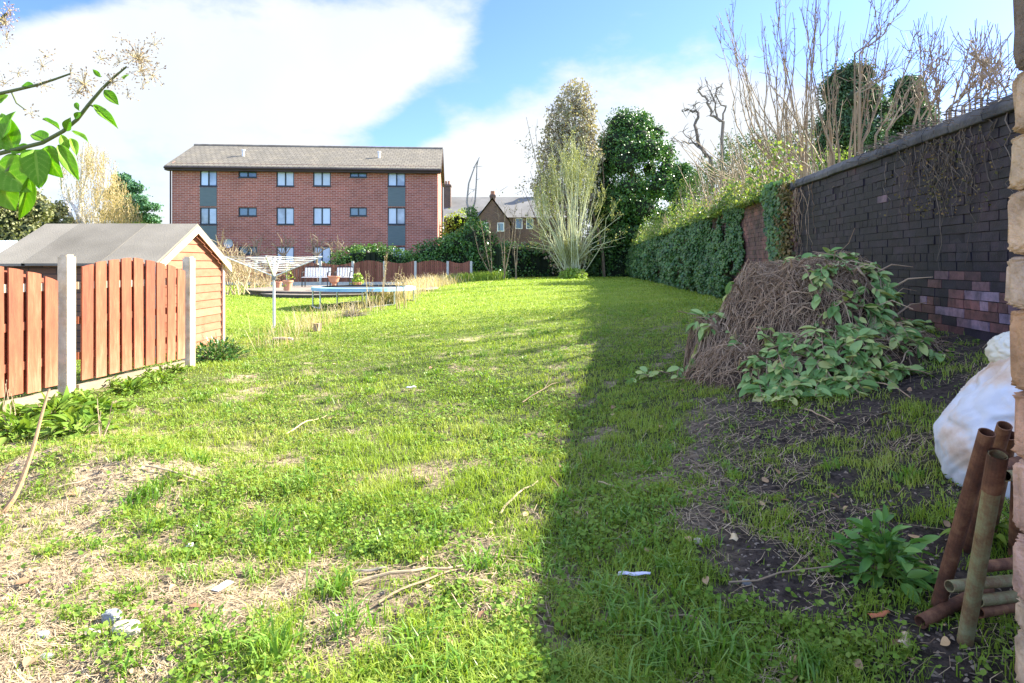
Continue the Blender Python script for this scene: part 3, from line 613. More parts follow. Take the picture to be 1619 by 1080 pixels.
v_ = g.V[0]; g.V[0] = np.stack([v_[:, 0], -v_[:, 2], v_[:, 1]], -1)@np.eye(3)+W(xl(363), -.12, z_); g.tube([W(xl(363), -.12, z_), W(xl(363), .0, z_-.1)], .025, 5); g.build('satellite_dish', solid('dish_grey', (.3, .33, .38), (.4, .43, .47), 2, .5, 0), apt)

# ------------------------------------------------------------------ terraced houses far behind
th_ = thing('terraced_house', 'distant old brick terraced house with grey slate roof and chimneys', 'house', (P(700, 417, 68)[0], 68, .2))
tb = brick_mat('old_brick', 0, [(.085, .05, .04), (.13, .075, .055)], (.15, .12, .10)); ts = solid('grey_slate', (.13, .125, .115), (.22, .21, .195), .7, .8, .3, 6, rndw=.1)
def bx3(g, p0, p1): g.box((np.array(p0)+np.array(p1))/2, np.abs(np.array(p1)-np.array(p0)))
X0, X1 = P(702, 0, 68)[0], P(905, 0, 68)[0]
g = Geo(); bx3(g, (X0, 68, .1), (X1, 76, 6.4)); g.add([[X0, 68, 6.4], [X0, 76, 6.4], [X0, 72, 8.7]], [[0, 1, 2]]); g.build('wall', tb, th_)
g = Geo(); g.add([[X0-.2, 67.6, 6.3], [X1, 67.6, 6.3], [X1, 72, 8.95], [X0-.2, 72, 8.95], [X0-.2, 76.4, 6.3], [X1, 76.4, 6.3]], [[0, 1, 2, 3], [3, 2, 5, 4]], .5); g.build('roof', ts, th_)
g = Geo(); gx0, gx1 = P(752, 0, 66)[0], P(806, 0, 66)[0]; gm = (gx0+gx1)/2; bx3(g, (gx0, 64.5, .1), (gx1, 67.98, 5.6)); g.add([[gx0, 64.5, 5.6], [gx1, 64.5, 5.6], [gm, 64.5, 7.9]], [[0, 1, 2]]); g.build('rear_wing', tb, th_)
g = Geo(); g.add([[gx0-.2, 64.3, 5.5], [gm, 64.3, 8.1], [gm, 71, 8.1], [gx0-.2, 69, 5.5], [gx1+.2, 64.3, 5.5], [gx1+.2, 69, 5.5]], [[0, 1, 2, 3], [1, 4, 5, 2]], .5); g.build('wing_roof', ts, th_)
for (pa, pb, y0, y1, Yc) in ((702, 713, 292, 345, 70), (775, 783, 308, 324, 66.5), (844, 851, 296, 312, 72)):
    g = Geo(); xa, xb = P(pa, 0, Yc)[0], P(pb, 0, Yc)[0]; za, zb_ = P(0, y0, Yc)[2], P(0, y1, Yc)[2]-.8; bx3(g, (xa, Yc-.4, zb_), (xb, Yc+.4, za)); bx3(g, (xa-.07, Yc-.47, za-.25), (xb+.07, Yc+.47, za-.1))
    ch = g.build('chimney', tb, th_); g = Geo()
    for q in (.3, .7): g.tube([[xa+(xb-xa)*q, Yc, za], [xa+(xb-xa)*q, Yc, za+.4]], [.13, .11], 8)
    g.build('chimney_pot', solid('clay', (.3, .15, .09), (.4, .2, .12), 2, .8, 0), ch)
for (pa, pb, y0, y1, Yc) in ((762, 772, 352, 366, 64.5), (815, 826, 345, 362, 68), (832, 843, 345, 362, 68), (786, 797, 352, 366, 64.5)):
    g = Geo(); a_ = P(pa, y1, Yc); b_ = P(pb, y0, Yc); bx3(g, (a_[0], Yc-.03, a_[2]), (b_[0], Yc+.05, b_[2])); wn = g.build('window', mwh, th_)
    g = Geo(); bx3(g, (a_[0]+.08, Yc-.05, a_[2]+.08), (b_[0]-.08, Yc-.035, b_[2]-.08)); g.build('pane', mg2, wn)

# ------------------------------------------------------------------ generic tree tools
def branch(g, p, d, ln, r, depth, tips, spread=.5, segs=4, up=.15, kids=(3, 5), shrink=.62, wob=.12, n=5, rmin=.003):
    pts = [p]; d = norm(d)
    for i in range(segs):
        d = norm(d+rng.normal(0, wob, 3)+np.array([0, 0, up*.3])); pts.append(pts[-1]+d*ln/segs)
    g.tube(pts, [r, max(r*.45, rmin)], max(3, n))
    if depth == 0: tips.append((pts[-1], d)); return
    for k in range(random.randint(*kids)):
        t = random.uniform(.35, 1.0); i = min(int(t*segs), segs-1); q = np.array(pts[i])*(1-(t*segs-i))+np.array(pts[i+1])*(t*segs-i)
        nd = norm(d+rng.normal(0, spread, 3)+np.array([0, 0, up])); branch(g, q, nd, ln*shrink*random.uniform(.7, 1.15), r*.5, depth-1, tips, spread, segs, up, kids, shrink, wob, max(3, n-1), rmin)
    tips.append((pts[-1], d))
def lobes_crown(lobes, N, size, T=T_DIA, TF=F_DIA, droop=.3, flat=.5, inner=.4, rag=.42):
    """lobes: (x,y,z,rx,ry,rz)"""
    Lb = np.array(lobes, float); wgt = (Lb[:, 3]*Lb[:, 5]); idx = rng.choice(len(Lb), N, p=wgt/wgt.sum()); d = rand_dirs(N)
    rad = 1-inner*rng.random(N)**1.6; rad = rad*(1+rag*(fbm(d[:, 0]*3+idx*3.1, d[:, 2]*3+d[:, 1]*2, 3)-.5)*2)
    p = Lb[idx, :3]+d*Lb[idx, 3:]*rad[:, None]
    fq = 1.1/max(.35, float(Lb[:, 3].mean())); keep = (fbm(p[:, 0]*fq+p[:, 1]*.7*fq+31, p[:, 2]*fq+7, 3) > .33) | (rad < .75); p, d = p[keep], d[keep]; N = len(p); sp_k = rng.random(N) < .05; p[sp_k] += d[sp_k]*Lb[:, 3].mean()*.22*rng.random((int(sp_k.sum()), 1))
    return leafcloud(p, d+np.array([0, 0, .3]), rng.uniform(.7, 1.35, N)*size, T, TF, droop, flat=flat)
def evergreen(name, label, cat, px0, px1, py0, Yd, mat, N, size, base_py=430, nl=26, seed=1, trunk=True, taper=.0, group=None, core=True, lr=.38, nonround=1.0):
    r_ = np.random.default_rng(seed); cxp = (px0+px1)/2; cx_ = (cxp-HX)/F*Yd; wx = (px1-px0)/2/F*Yd; zt_ = CAMZ-(py0-HY)/F*Yd; hb = float(H(cx_, Yd)); zb_ = CAMZ-(base_py-HY)/F*Yd; zb_ = max(zb_, hb+.1)
    t = thing(name, label, cat, (cx_, Yd, hb), group); cz = (zt_+zb_)/2; hz = (zt_-zb_)/2; lb = []
    for i in range(nl):
        u = r_.uniform(-1, 1); a = r_.uniform(0, 6.28); prof = math.sqrt(max(0, 1-abs(u)**2.4))*(1-taper*(u+1)/2); rr = wx*lr*r_.uniform(.6, 1.15)*(1-.45*taper*(u+1)/2)
        q = max(0, wx*prof-rr*.75)*(1.0 if i % 2 else math.sqrt(r_.random())); lb.append((cx_+q*math.cos(a), Yd+q*math.sin(a)*nonround, min(cz+hz*u, zt_-rr*.8), rr, rr, rr*r_.uniform(.8, 1.3)))
    lb.append((cx_, Yd, zt_-wx*lr, wx*lr*.8, wx*lr*.8, wx*lr))
    lobes_crown(lb, N, size).build('crown', mat, t)
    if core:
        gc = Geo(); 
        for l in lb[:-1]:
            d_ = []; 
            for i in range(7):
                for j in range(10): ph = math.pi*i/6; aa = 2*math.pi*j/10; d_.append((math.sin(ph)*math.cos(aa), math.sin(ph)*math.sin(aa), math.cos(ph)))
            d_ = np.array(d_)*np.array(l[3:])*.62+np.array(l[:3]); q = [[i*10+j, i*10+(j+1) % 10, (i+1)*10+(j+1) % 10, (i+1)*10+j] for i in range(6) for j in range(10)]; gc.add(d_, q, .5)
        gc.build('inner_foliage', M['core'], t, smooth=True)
    if trunk:
        gt = Geo(); gt.tube([[cx_, Yd, hb-.2], [cx_+.1, Yd, hb+(zt_-hb)*.35], [cx_, Yd, hb+(zt_-hb)*.85]], [wx*.12+.05, .04], 8); gt.build('trunk', M['bark'], t)
    return t

evergreen('holly_tree', 'large dense dark green evergreen tree with glossy rounded crown', 'tree', 926, 1072, 182, 44, M['holly'], 56000, .15, 425, 110, 3, lr=.33)
evergreen('evergreen_bush', 'dark evergreen bush behind the far end of the ivy clad wall', 'bush', 1050, 1112, 262, 40, M['holly'], 12000, .15, 420, 36, 4)
evergreen('conifer', 'pointed dark green conifer beyond the wall with the taller crown', 'tree', 1285, 1410, 100, 33, M['conifer'], 38000, .11, 300, 80, 5, taper=.15, lr=.42)
evergreen('conifer', 'smaller blue green conifer beyond the wall just right of the taller one', 'tree', 1385, 1488, 124, 34, M['conifer'], 26000, .11, 300, 60, 6, taper=.3, lr=.42)
evergreen('conifer', 'low broad olive conifer standing at the left edge behind the shed roof', 'tree', -90, 80, 292, 30, M['olive'], 24000, .15, 440, 44, 7)
evergreen('conifer', 'bushy green conifer showing between the left edge and the birch', 'tree', 50, 128, 318, 44, M['olive'], 12000, .16, 430, 30, 8, taper=.4)
def shrub_mass(name, label, cat, spans, Yd, mat, N, size, base_py=425, group=None, depth=1.2, core=True):
    """spans: list of (px, top_py) describing top outline"""
    sp = np.array(spans, float); t = thing(name, label, cat, ((sp[:, 0].mean()-HX)/F*Yd, Yd, float(H((sp[:, 0].mean()-HX)/F*Yd, Yd))), group); lb = []
    px = sp[0, 0]
    while px < sp[-1, 0]:
        tp = np.interp(px, sp[:, 0], sp[:, 1]); zt_ = CAMZ-(tp-HY)/F*Yd; zb_ = CAMZ-(base_py-HY)/F*Yd; z = zt_
        rr = .45*random.uniform(.7, 1.3)*Yd/36
        while z > zb_-.2:
            lb.append(((px-HX)/F*Yd+random.gauss(0, .1), Yd+random.uniform(-.5, .5)*depth, z-rr, rr, rr, rr)); z -= rr*1.3
        px += 9*random.uniform(.7, 1.3)
    lobes_crown(lb, N, size).build('foliage', mat, t)
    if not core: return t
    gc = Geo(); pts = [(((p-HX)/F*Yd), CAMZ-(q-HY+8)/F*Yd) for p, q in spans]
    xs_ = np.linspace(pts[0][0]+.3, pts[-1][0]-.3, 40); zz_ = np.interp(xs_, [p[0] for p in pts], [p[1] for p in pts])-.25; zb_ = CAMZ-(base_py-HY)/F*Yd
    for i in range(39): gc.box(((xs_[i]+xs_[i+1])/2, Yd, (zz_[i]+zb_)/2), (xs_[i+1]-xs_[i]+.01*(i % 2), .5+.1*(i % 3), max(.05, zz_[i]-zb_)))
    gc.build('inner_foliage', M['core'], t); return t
shrub_mass('hedge', 'clipped bright green hedge above the brown fence in front of the block', 'hedge', [(526, 412), (535, 396), (560, 386), (600, 384), (640, 396), (655, 400)], 38, M['hedge'], 9000, .12, 424)
shrub_mass('hedge', 'taller dark green hedge between the apartment block and the bare saplings', 'hedge', [(650, 400), (665, 382), (690, 376), (722, 366), (745, 352), (762, 345), (775, 372), (800, 385)], 37.6, M['holly'], 13000, .13, 428)
shrub_mass('hedge', 'very dark hedge closing the far end of the lawn behind the pale shrub', 'hedge', [(770, 395), (800, 378), (850, 385), (900, 380), (960, 372), (1000, 368), (1030, 365)], 43.5, M['holly'], 14000, .16, 441)
shrub_mass('yew_bush', 'light green rounded bush beside the end of the apartment block', 'bush', [(700, 350), (708, 335), (722, 328), (738, 333), (748, 348)], 46, M['lime'], 3500, .14, 400)
shrub_mass('shrub_thicket', 'green and brown overgrown thicket behind the ivy clad wall', 'shrub', [(1080, 280), (1110, 262), (1150, 235), (1180, 250), (1200, 225), (1250, 215), (1290, 240), (1340, 225)], 30, M['bramble'], 15000, .08, 340, core=False, depth=3)
shrub_mass('shrub_thicket', 'dark green shrubs seen through the bare stems beyond the wall', 'shrub', [(1095, 270), (1120, 240), (1150, 205), (1175, 225), (1200, 195), (1240, 215), (1270, 185), (1290, 200), (1320, 230)], 33, M['conifer'], 14000, .10, 340, core=False, depth=3)
shrub_mass('ivy_bush', 'ivy covered bush at the foot of the far corner of the wall', 'bush', [(940, 385), (960, 378), (985, 378), (1003, 380)], 42.6, M['ivy'], 5000, .13, 440)

# ivy clad dead tree behind the pale shrub
evergreen('evergreen_bush', 'dark evergreen bush filling the gap right of the pale shrub', 'bush', 925, 1020, 318, 43.4, M['holly'], 12000, .15, 435, 36, 14)
t = thing('ivy_clad_tree', 'tall narrow tree clad in grey brown twigs and old ivy', 'tree', P(905, 440, 41)*[1, 1, 0]+[0, 0, .45])
def col_lobes(pl, Yd):
    lb = []
    for (px, py, rp) in pl:
        c = P(px, py, Yd); r_ = rp/F*Yd; lb.append((c[0], c[1], c[2], r_, r_, r_*1.2))
    return lb
pl = [(915, 150, 22), (900, 165, 24), (928, 172, 18), (885, 190, 24), (912, 195, 32), (925, 215, 24), (880, 220, 28), (905, 240, 36), (872, 250, 26), (930, 250, 22), (890, 280, 36), (915, 300, 34), (865, 300, 26), (890, 340, 40), (900, 380, 40)]
lobes_crown(col_lobes(pl, 41), 17000, .16, droop=-.3, inner=.5, rag=.4).build('crown', M['greytwig'], t)
g = Geo(); g.tube([P(905, 440, 41), P(903, 300, 41), P(912, 145, 41)], [.3, .05], 8)
for i in range(160):
    px, py, rp = random.choice(pl); a = P(px+random.uniform(-.7, .7)*rp, py+rp*.5, 41-random.random()*.8); a2 = a+np.array([random.uniform(-.4, .4), random.uniform(-.3, .3), random.uniform(.5, 1.6)]); g.tube([a, (a+a2)/2+rng.normal(0, .06, 3), a2], [.03, .008], 3)
g.build('trunk', M['bark'], t)
t2 = thing('bare_tree', 'thin leafless tree with sparse withered leaves left of the ivy clad tree', 'tree', P(858, 438, 40)*[1, 1, 0]+[0, 0, .45])
g = Geo(); tips = []
for (px, py) in ((832, 185), (846, 200), (858, 260), (838, 270), (828, 300)): 
    a = P(860, 400, 40); b_ = P(px, py, 40); g.tube([a, a*.5+b_*.5+rng.normal(0, .15, 3)+[.4, 0, 0], b_], [.05, .01], 4)
    for k in range(12): q = a*.25+b_*.75+rng.normal(0, .55, 3); g.tube([q, q+rng.normal(0, .3, 3)+[0, 0, .2]], [.015, .008], 3); tips += [q+rng.normal(0, .25, 3) for _ in range(5)]
g.build('trunk', M['bark'], t2); tips = np.array(tips); leafcloud(tips, rand_dirs(len(tips)), rng.uniform(.08, .18, len(tips))).build('crown', M['greytwig'], t2)
t3 = thing('bare_tree', 'leafless twiggy treetop showing between the ivy clad tree and the dark evergreen', 'tree', P(955, 438, 42)*[1, 1, 0]+[0, 0, .45]); g = Geo(); tp = []
branch(g, P(955, 438, 42), np.array([0, 0, 1.]), 6.3, .12, 0, tp); branch(g, P(955, 300, 42), np.array([0, 0, 1.]), 3.2, .05, 2, tp, .4, rmin=.01); g.build('trunk', M['bark'], t3)

# pale multi stemmed shrub
t = thing('multi_stem_shrub', 'big pale yellow green multi stemmed shrub fanning upward at the end of the lawn', 'shrub', G(905, 438)); pb = G(905, 439); YS = 37.0; pb = P(905, 439, YS)
g = Geo(); gl = Geo(); tw = []
outl = lambda py: np.interp(py, [215, 240, 280, 330, 370, 400, 440], [30, 44, 60, 76, 66, 44, 8])
for i in range(58):
    u = random.uniform(-1, 1); py = 235+150*random.random()**1.3*abs(u)**1.2+random.uniform(-12, 25); px = 905+u*outl(max(py, 260)); e = P(px, py+random.uniform(-25, 30), YS+random.uniform(-1.8, 1.8)*(1-.5*abs(u))); b0 = pb+[random.uniform(-.45, .45), random.uniform(-.4, .4), 0]
    midp = b0*.5+e*.5; midp[0] += (e[0]-b0[0])*random.uniform(-.1, .25)+random.gauss(0, .15); pts = [b0, b0*.75+midp*.25+[(e[0]-b0[0])*.05, 0, 0], midp, (midp+e)/2+rng.normal(0, .2, 3), e]
    g.tube(pts, [.034, .026, .018, .009], 5)
    L_ = np.linalg.norm(e-b0)
    for k in range(int(L_*5)):
        q = random.uniform(.28, 1); o_ = np.array(pts[2])*(1-q)+e*q if q > .5 else b0*(1-q)+np.array(pts[2])*q; tw.append((o_, norm(np.array([random.uniform(-.6, .6), random.uniform(-.6, .6), 1.0]))*random.uniform(.3, .95)))
for i in range(12):     # arching low branches
    s_ = random.choice([-1, 1]); e = P(905+s_*random.uniform(45, 85), random.uniform(330, 395), YS+random.uniform(-1, 1)); b0 = pb+[s_*.2, 0, .9]; pts = [b0, b0*.6+e*.4+[0, 0, .35], e]; g.tube(pts, [.03, .01], 4)
    for k in range(14): q = random.random(); tw.append((b0*(1-q)+e*q+[0, 0, .2], np.array([s_*random.uniform(0, .5), random.uniform(-.3, .3), random.uniform(-.2, .6)])))
g.build('stems', M['palebark'], t); g = Geo()
for (o_, d) in tw: g.tube([o_, o_+d*.5+rng.normal(0, .02, 3), o_+d], [.011, .005], 3)
tp = np.array([o_+d*random.uniform(.2, 1.05) for (o_, d) in tw for _ in range(2)]); 
g.build('twigs', M['palegreen'], t); leafcloud(tp+rng.normal(0, .05, tp.shape), rand_dirs(len(tp)), rng.uniform(.04, .085, len(tp))).build('buds', M['palegreen'], t)
t = thing('base_foliage', 'bright yellow green leafy clump at the foot of the pale shrub', 'plant', pb); N = 1400; a = rand_dirs(N); a[:, 2] = abs(a[:, 2])
leafcloud(pb+a*np.array([.85, .7, .6])*rng.uniform(.5, 1, (N, 1))-[0, .8, 0], a, rng.uniform(.08, .18, N)).build('leaves', M['lime'], t)

# ------------------------------------------------------------------ bare saplings at the far lawn edge
def sapling(px, base, top, Yd, mat, label, n=3, lean=0, side=14, wpx=22, cat='sapling', group=None, r=.035):
    b0 = P(px, base, Yd); t = thing('bare_sapling', label, cat, b0, group); g = Geo()
    for i in range(n):
        e = P(px+lean+(i-(n-1)/2)*wpx*random.uniform(.6, 1.2), top+random.uniform(0, 25), Yd+random.uniform(-.4, .4)); mp_ = (b0+e)/2+rng.normal(0, .12, 3); pts = [b0+rng.normal(0, .05, 3)*[1, 1, 0], mp_, e]; g.tube(pts, [r, r*.25], 5)
        for k in range(side):
            q = random.uniform(.3, 1); o_ = mp_*(1-(q-.5)*2)+e*(q-.5)*2 if q > .5 else b0*(1-q*2)+mp_*q*2; d = np.array([random.uniform(-.5, .5), random.uniform(-.3, .3), random.uniform(.3, 1)])*random.uniform(.3, .8)
            g.tube([o_, o_+d*.5+rng.normal(0, .03, 3), o_+d], [.012, .005], 3)
    g.build('stems', mat, t); return t
sapling(798, 440, 315, 35, M['shoot'], 'pale bare sapling with the tallest stems left of the pale shrub', 3, 0, 14, 16)
sapling(815, 441, 322, 36, M['shoot'], 'single bare sapling nearest the pale shrub', 2, 6, 12, 10)
sapling(778, 442, 335, 36.5, M['shoot'], 'leaning bare sapling in front of the dark hedge', 3, -18, 12, 18)
# ivy stump with two dead limbs
t = thing('ivy_stump_tree', 'ivy wrapped dead tree with two crooked bare limbs against the sky', 'tree', P(745, 430, 38.5)*[1, 1, 0]+[0, 0, .2]); g = Geo()
j = P(744, 345, 38.5)
g.tube([P(746, 425, 38.5), P(745, 360, 38.5), j], [.16, .12, .09], 7); g.tube([j, P(738, 320, 38.5), P(741, 290, 38.5), P(751, 262, 38.5), P(758, 249, 38.5)], [.07, .06, .05, .035, .02], 5); g.tube([j, P(751, 318, 38.5), P(753, 290, 38.5), P(754, 262, 38.5), P(757, 250, 38.5)], [.06, .05, .045, .03, .02], 5)
for k in range(10): q = P(random.uniform(738, 756), random.uniform(255, 330), 38.5); g.tube([q, q+rng.normal(0, .2, 3)+[0, 0, .1]], [.02, .01], 3)
g.build('trunk', solid('grey_dead_wood', (.16, .14, .13), (.36, .33, .30), 3, .9, 0), t)
lobes_crown(col_lobes([(745, 335, 9), (748, 355, 14), (742, 375, 18), (752, 395, 22)], 38.5), 4000, .12).build('ivy_foliage', M['hedge'], t)

# ------------------------------------------------------------------ birch and pine at the left
YB = 45
t = thing('birch_tree', 'white stemmed birch with drooping golden twigs behind the shed', 'tree', P(125, 425, YB)*[1, 1, 0]+[0, 0, .1]); g = Geo()
for pts in ([(122, 430), (124, 350), (128, 300), (130, 250), (133, 225)], [(130, 430), (132, 360), (128, 310), (140, 270), (150, 240)], [(118, 360), (108, 330), (98, 300), (96, 275)], [(140, 430), (148, 360), (150, 330), (165, 300), (170, 260)], [(124, 340), (112, 318), (104, 290)]):
    g.tube([P(a, b, YB+random.uniform(-.5, .5)) for a, b in pts], [.16, .10, .04], 6)
g.build('trunk', M['white_bark'], t)
pos, d = [], []
crown = [(135, 235, 14), (150, 245, 20), (128, 255, 16), (165, 262, 20), (150, 280, 28), (172, 295, 26), (190, 320, 26), (160, 320, 30), (205, 340, 18), (140, 345, 26), (180, 350, 30), (100, 265, 9), (97, 295, 6), (120, 300, 14)]
for (px, py, r_) in crown:
    for k in range(int(r_*r_*.22)):
        a = random.random()*6.28; q = (random.random()**.4)*r_*1.12; x, y = px+q*math.cos(a), py+q*math.sin(a)*.8; Yq = YB+random.uniform(-1, 1)*r_/F*YB; L_ = random.randint(4, 10)
        for s_ in range(L_): pos.append(P(x+random.gauss(0, .8), y+s_*3.0, Yq))
pos = np.array(pos); N = len(pos); g = Geo(); g.inst(T_DIA, F_DIA, pos, frames(np.tile([0, 0, -1.], (N, 1))+rng.normal(0, .25, (N, 3)), rand_dirs(N)), np.c_[rng.uniform(.12, .24, N), rng.uniform(.03, .07, N), rng.uniform(.05, .1, N)]); g.build('crown', M['gold'], t)
t = thing('pine_tree', 'green pine with layered spreading branches right of the birch', 'tree', P(190, 425, 50)*[1, 1, 0]+[0, 0, .1]); lb = []
for (px, py, rx, rz_) in [(190, 282, 14, 8), (205, 296, 22, 9), (185, 305, 22, 12), (215, 315, 22, 8), (232, 326, 20, 7), (200, 328, 28, 10), (226, 344, 26, 8), (205, 352, 30, 10), (185, 340, 25, 12), (240, 352, 12, 6), (200, 372, 34, 12)]:
    c = P(px, py, 50+random.uniform(-1, 1)); lb.append((c[0], c[1], c[2], rx/F*50, rx/F*50, rz_/F*50))
lobes_crown(lb, 15000, .17, inner=.6, rag=.5).build('crown', M['pine'], t); g = Geo(); g.tube([P(190, 430, 50), P(188, 285, 50)], [.25, .06], 7)
for l in lb: g.tube([[lb[2][0], 50, l[2]-.4], [l[0], l[1], l[2]]], [.07, .02], 4)
g.build('trunk', M['bark'], t)
shrub_mass('yellow_bush', 'yellow green bush in front of the pine behind the shed roof', 'bush', [(188, 362), (200, 352), (225, 348), (245, 352), (256, 362)], 42, M['lime'], 3500, .12, 400)
shrub_mass('far_hedge', 'olive coloured hedge line behind the birch trunks', 'hedge', [(70, 350), (100, 340), (130, 345), (180, 352), (200, 358)], 48, M['olive'], 5000, .15, 420)

# ------------------------------------------------------------------ rear fence, platform, garden furniture
mbf = solid('brown_fence_stain', (.15, .05, .03), (.32, .13, .08), 3, .8, .3, 20, rndw=.7, stretch=(1, 1, .1)); mconc = solid('fence_concrete', (.42, .41, .37), (.62, .61, .56), 6, .9, .4, 40)
mstn = solid('orange_fence_stain', (.36, .12, .055), (.56, .25, .13), 3, .8, .3, 20, rndw=.6, stretch=(3, 3, .35))
YF = 36.6
fn_ = thing('rear_fence', 'brown scalloped timber fence with concrete posts across the far side of the neighbouring garden', 'fence', P(530, 452, YF))
posts = [350, 405, 455, 507, 558, 608, 657, 708, 745]
for i, px in enumerate(posts):
    g = Geo(); c = P(px, 0, YF); g.box((c[0], YF-.03, .75), (.13, .13, 1.5)); g.build('post', mconc, fn_)
for i in range(len(posts)-1):
    a, b_ = P(posts[i], 0, YF)[0]+.07, P(posts[i+1], 0, YF)[0]-.07; g = Geo(); n_s = int((b_-a)/.11)
    for k in range(n_s):
        x = a+(k+.5)*(b_-a)/n_s; u = (k+.5)/n_s*2-1; ht = (1.08 if i >= 4 else .98)+.16*(u*u if i % 2 else 1-u*u); g.box((x, YF-.02+.02*(k % 2), .30+ht/2), (.10, .02, ht), mi=0)
    g.box(((a+b_)/2, YF+.02, .55), (b_-a, .04, .07)); g.box(((a+b_)/2, YF+.02, 1.1), (b_-a, .04, .07)); g.build('panel', mbf if i else mstn, fn_)
    g = Geo(); g.box(((a+b_)/2, YF, .15), (b_-a, .05, .29)); g.build('gravel_board', mconc, fn_)
# raised curved patio
pt = thing('patio', 'low raised curved patio with a stone edge and one step', 'patio', P(540, 470, 24)*[1, 1, 0]+[0, 0, .1])
def disc(g, cx, cy, rx, ry, z0, z1, n=40, a0=0, a1=2*math.pi, rnd=None):
    th = np.linspace(a0, a1, n, endpoint=False); p = np.c_[cx+rx*np.cos(th), cy+ry*np.sin(th), np.full(n, z0)]; g.poly_prism(p, (0, 0, z1-z0), rnd)
pc = P(545, 462, 27.2); g = Geo(); disc(g, pc[0], 27.3, 3.9, 3.6, -.1, .27); disc(g, pc[0]-.3, 25.5, 2.4, 2.4, -.1, .19); g.build('stone_edge', solid('patio_edge', (.08, .065, .055), (.18, .15, .12), 5, .9, .5, 20), pt)
g = Geo(); disc(g, pc[0], 27.3, 4.0, 3.7, .272, .31); disc(g, pc[0]-.3, 25.45, 2.45, 2.45, .192, .225); g.build('paving', solid('paving', (.17, .14, .11), (.26, .22, .18), 5, .9, .3), pt)
mtc = solid('terracotta', (.45, .20, .12), (.60, .30, .19), 6, .85, .2)
def pot(px, py, Yd, h, r_, label, plant=None, z0=.31):
    c = P(px, py, Yd); c[2] = z0; t = thing('plant_pot', label, 'plant pot', c, None); g = Geo(); g.lathe([(0, 0), (r_*.68, 0), (r_*.95, h*.82), (r_*1.08, h*.82), (r_*1.08, h), (r_*.92, h), (r_*.85, h*.75), (0, h*.75)], c, 20); g.build('pot', mtc, t, smooth=False)
    if plant:
        N, s_, hh, mt = plant; a = rand_dirs(N, .6); leafcloud(c+[0, 0, h*.9]+a*rng.uniform(.2, 1, (N, 1))*[r_*1.5, r_*1.5, hh], a, rng.uniform(.6, 1.2, N)*s_).build('plant', M[mt], t)
        g = Geo()
        for k in range(6): g.tube([c+[0, 0, h*.7], c+[random.uniform(-.3, .3)*r_*2, random.uniform(-.1, .1), h+hh*random.uniform(.7, 1.3)]], [.02, .008], 4)
        g.build('stem', M['twig'], t)
    return t
pot(455, 463, 24.4, .40, .19, 'tall terracotta pot with a lanky plant at the left of the patio', (60, .09, .75, 'lime'))
pot(528, 446, 25.2, .24, .24, 'shallow terracotta bowl standing on a pedestal on the patio', None, .62)
g = Geo(); c = P(528, 462, 25.2); c[2] = .31; g.lathe([(0, 0), (.14, 0), (.09, .1), (.09, .24), (.15, .305), (0, .305)], c, 14); tag(g.build('pot_pedestal', mtc), 'small terracotta pedestal under the shallow bowl', 'pedestal')
pot(565, 458, 25.6, .3, .17, 'terracotta pot with a bushy green plant behind the trampoline', (260, .12, .45, 'lime'))
pot(440, 463, 27.5, .26, .15, 'small terracotta pot by the fence at the back of the patio', None)
# benches
mwsl = solid('white_slats', (.75, .74, .70), (.86, .85, .82), 5, .6, 0); mdm = solid('dark_metal', (.03, .03, .035), (.06, .06, .06), 5, .5, 0, metal=.5)
def bench(px, Yd, wd_, label):
    c = P(px, 0, Yd); c[2] = .31; t = thing('garden_bench', label, 'bench', c, 'benches on the patio'); g = Geo(); ns = int(wd_/.12)
    for k in range(ns): x = c[0]-wd_/2+(k+.5)*wd_/ns; g.box((x, Yd+.24, .31+.66), (.085, .02, .40), tilt=('x', -.15))
    g.build('backrest', mwsl, t); g = Geo()
    for k in range(5): g.box((c[0], Yd-.2+k*.1, .31+.43), (wd_, .08, .025))
    g.build('seat', mwsl, t)
    for sx in (-1, 1):
        g = Geo(); x = c[0]+sx*(wd_/2-.03); g.tube([[x, Yd-.22, .31], [x, Yd-.22, .75+.2], [x, Yd+.18, .95+.05]], .025, 6); g.tube([[x, Yd+.2, .31], [x, Yd+.22, .75], [x, Yd+.3, 1.2]], .025, 6); g.build('leg', mdm, t)
    g = Geo(); g.tube([[c[0]-wd_/2, Yd+.27, 1.19], [c[0], Yd+.27, 1.24], [c[0]+wd_/2, Yd+.27, 1.19]], .025, 6); g.build('top_rail', mdm, t)
bench(500, 28.6, 1.2, 'white slatted bench with dark metal frame left of the pots'); bench(543, 28.9, .75, 'narrower white slatted bench right of the shallow bowl')
# trampoline
TC = np.array([P(576, 0, 19.0)[0], 19.0]); TR = 1.52; tz = .66; hg0 = float(H(TC[0], 19))
t = thing('trampoline', 'round garden trampoline with pale blue safety pad on thin metal legs', 'trampoline', (TC[0], TC[1], hg0))
th = np.linspace(0, 2*np.pi, 49); ring = lambda r_, z: np.c_[TC[0]+r_*np.cos(th), TC[1]+r_*np.sin(th), np.full(49, z)]
g = Geo(); g.tube(ring(TR-.03, tz-.06), .022, 6, cap=False); msteel = solid('galvanised', (.45, .47, .48), (.65, .67, .68), 5, .4, 0, metal=.6); g.build('rim', msteel, t)
g = Geo()
for r0, r1, z0, z1 in ((TR, TR-.27, tz, tz+.015), (TR, TR+.012, tz, tz-.09)):
    a_ = ring(r0, z0)[:-1]; b_ = ring(r1, z1)[:-1]; g.add(np.r_[a_, b_], [[i, (i+1) % 48, 48+(i+1) % 48, 48+i] for i in range(48)], .5)
a_ = ring(TR, tz-.03)[:-1]; b_ = ring(TR-.27, tz-.03)[:-1]; g.add(np.r_[a_, b_], [[i, (i+1) % 48, 48+(i+1) % 48, 48+i] for i in range(48)], .5)
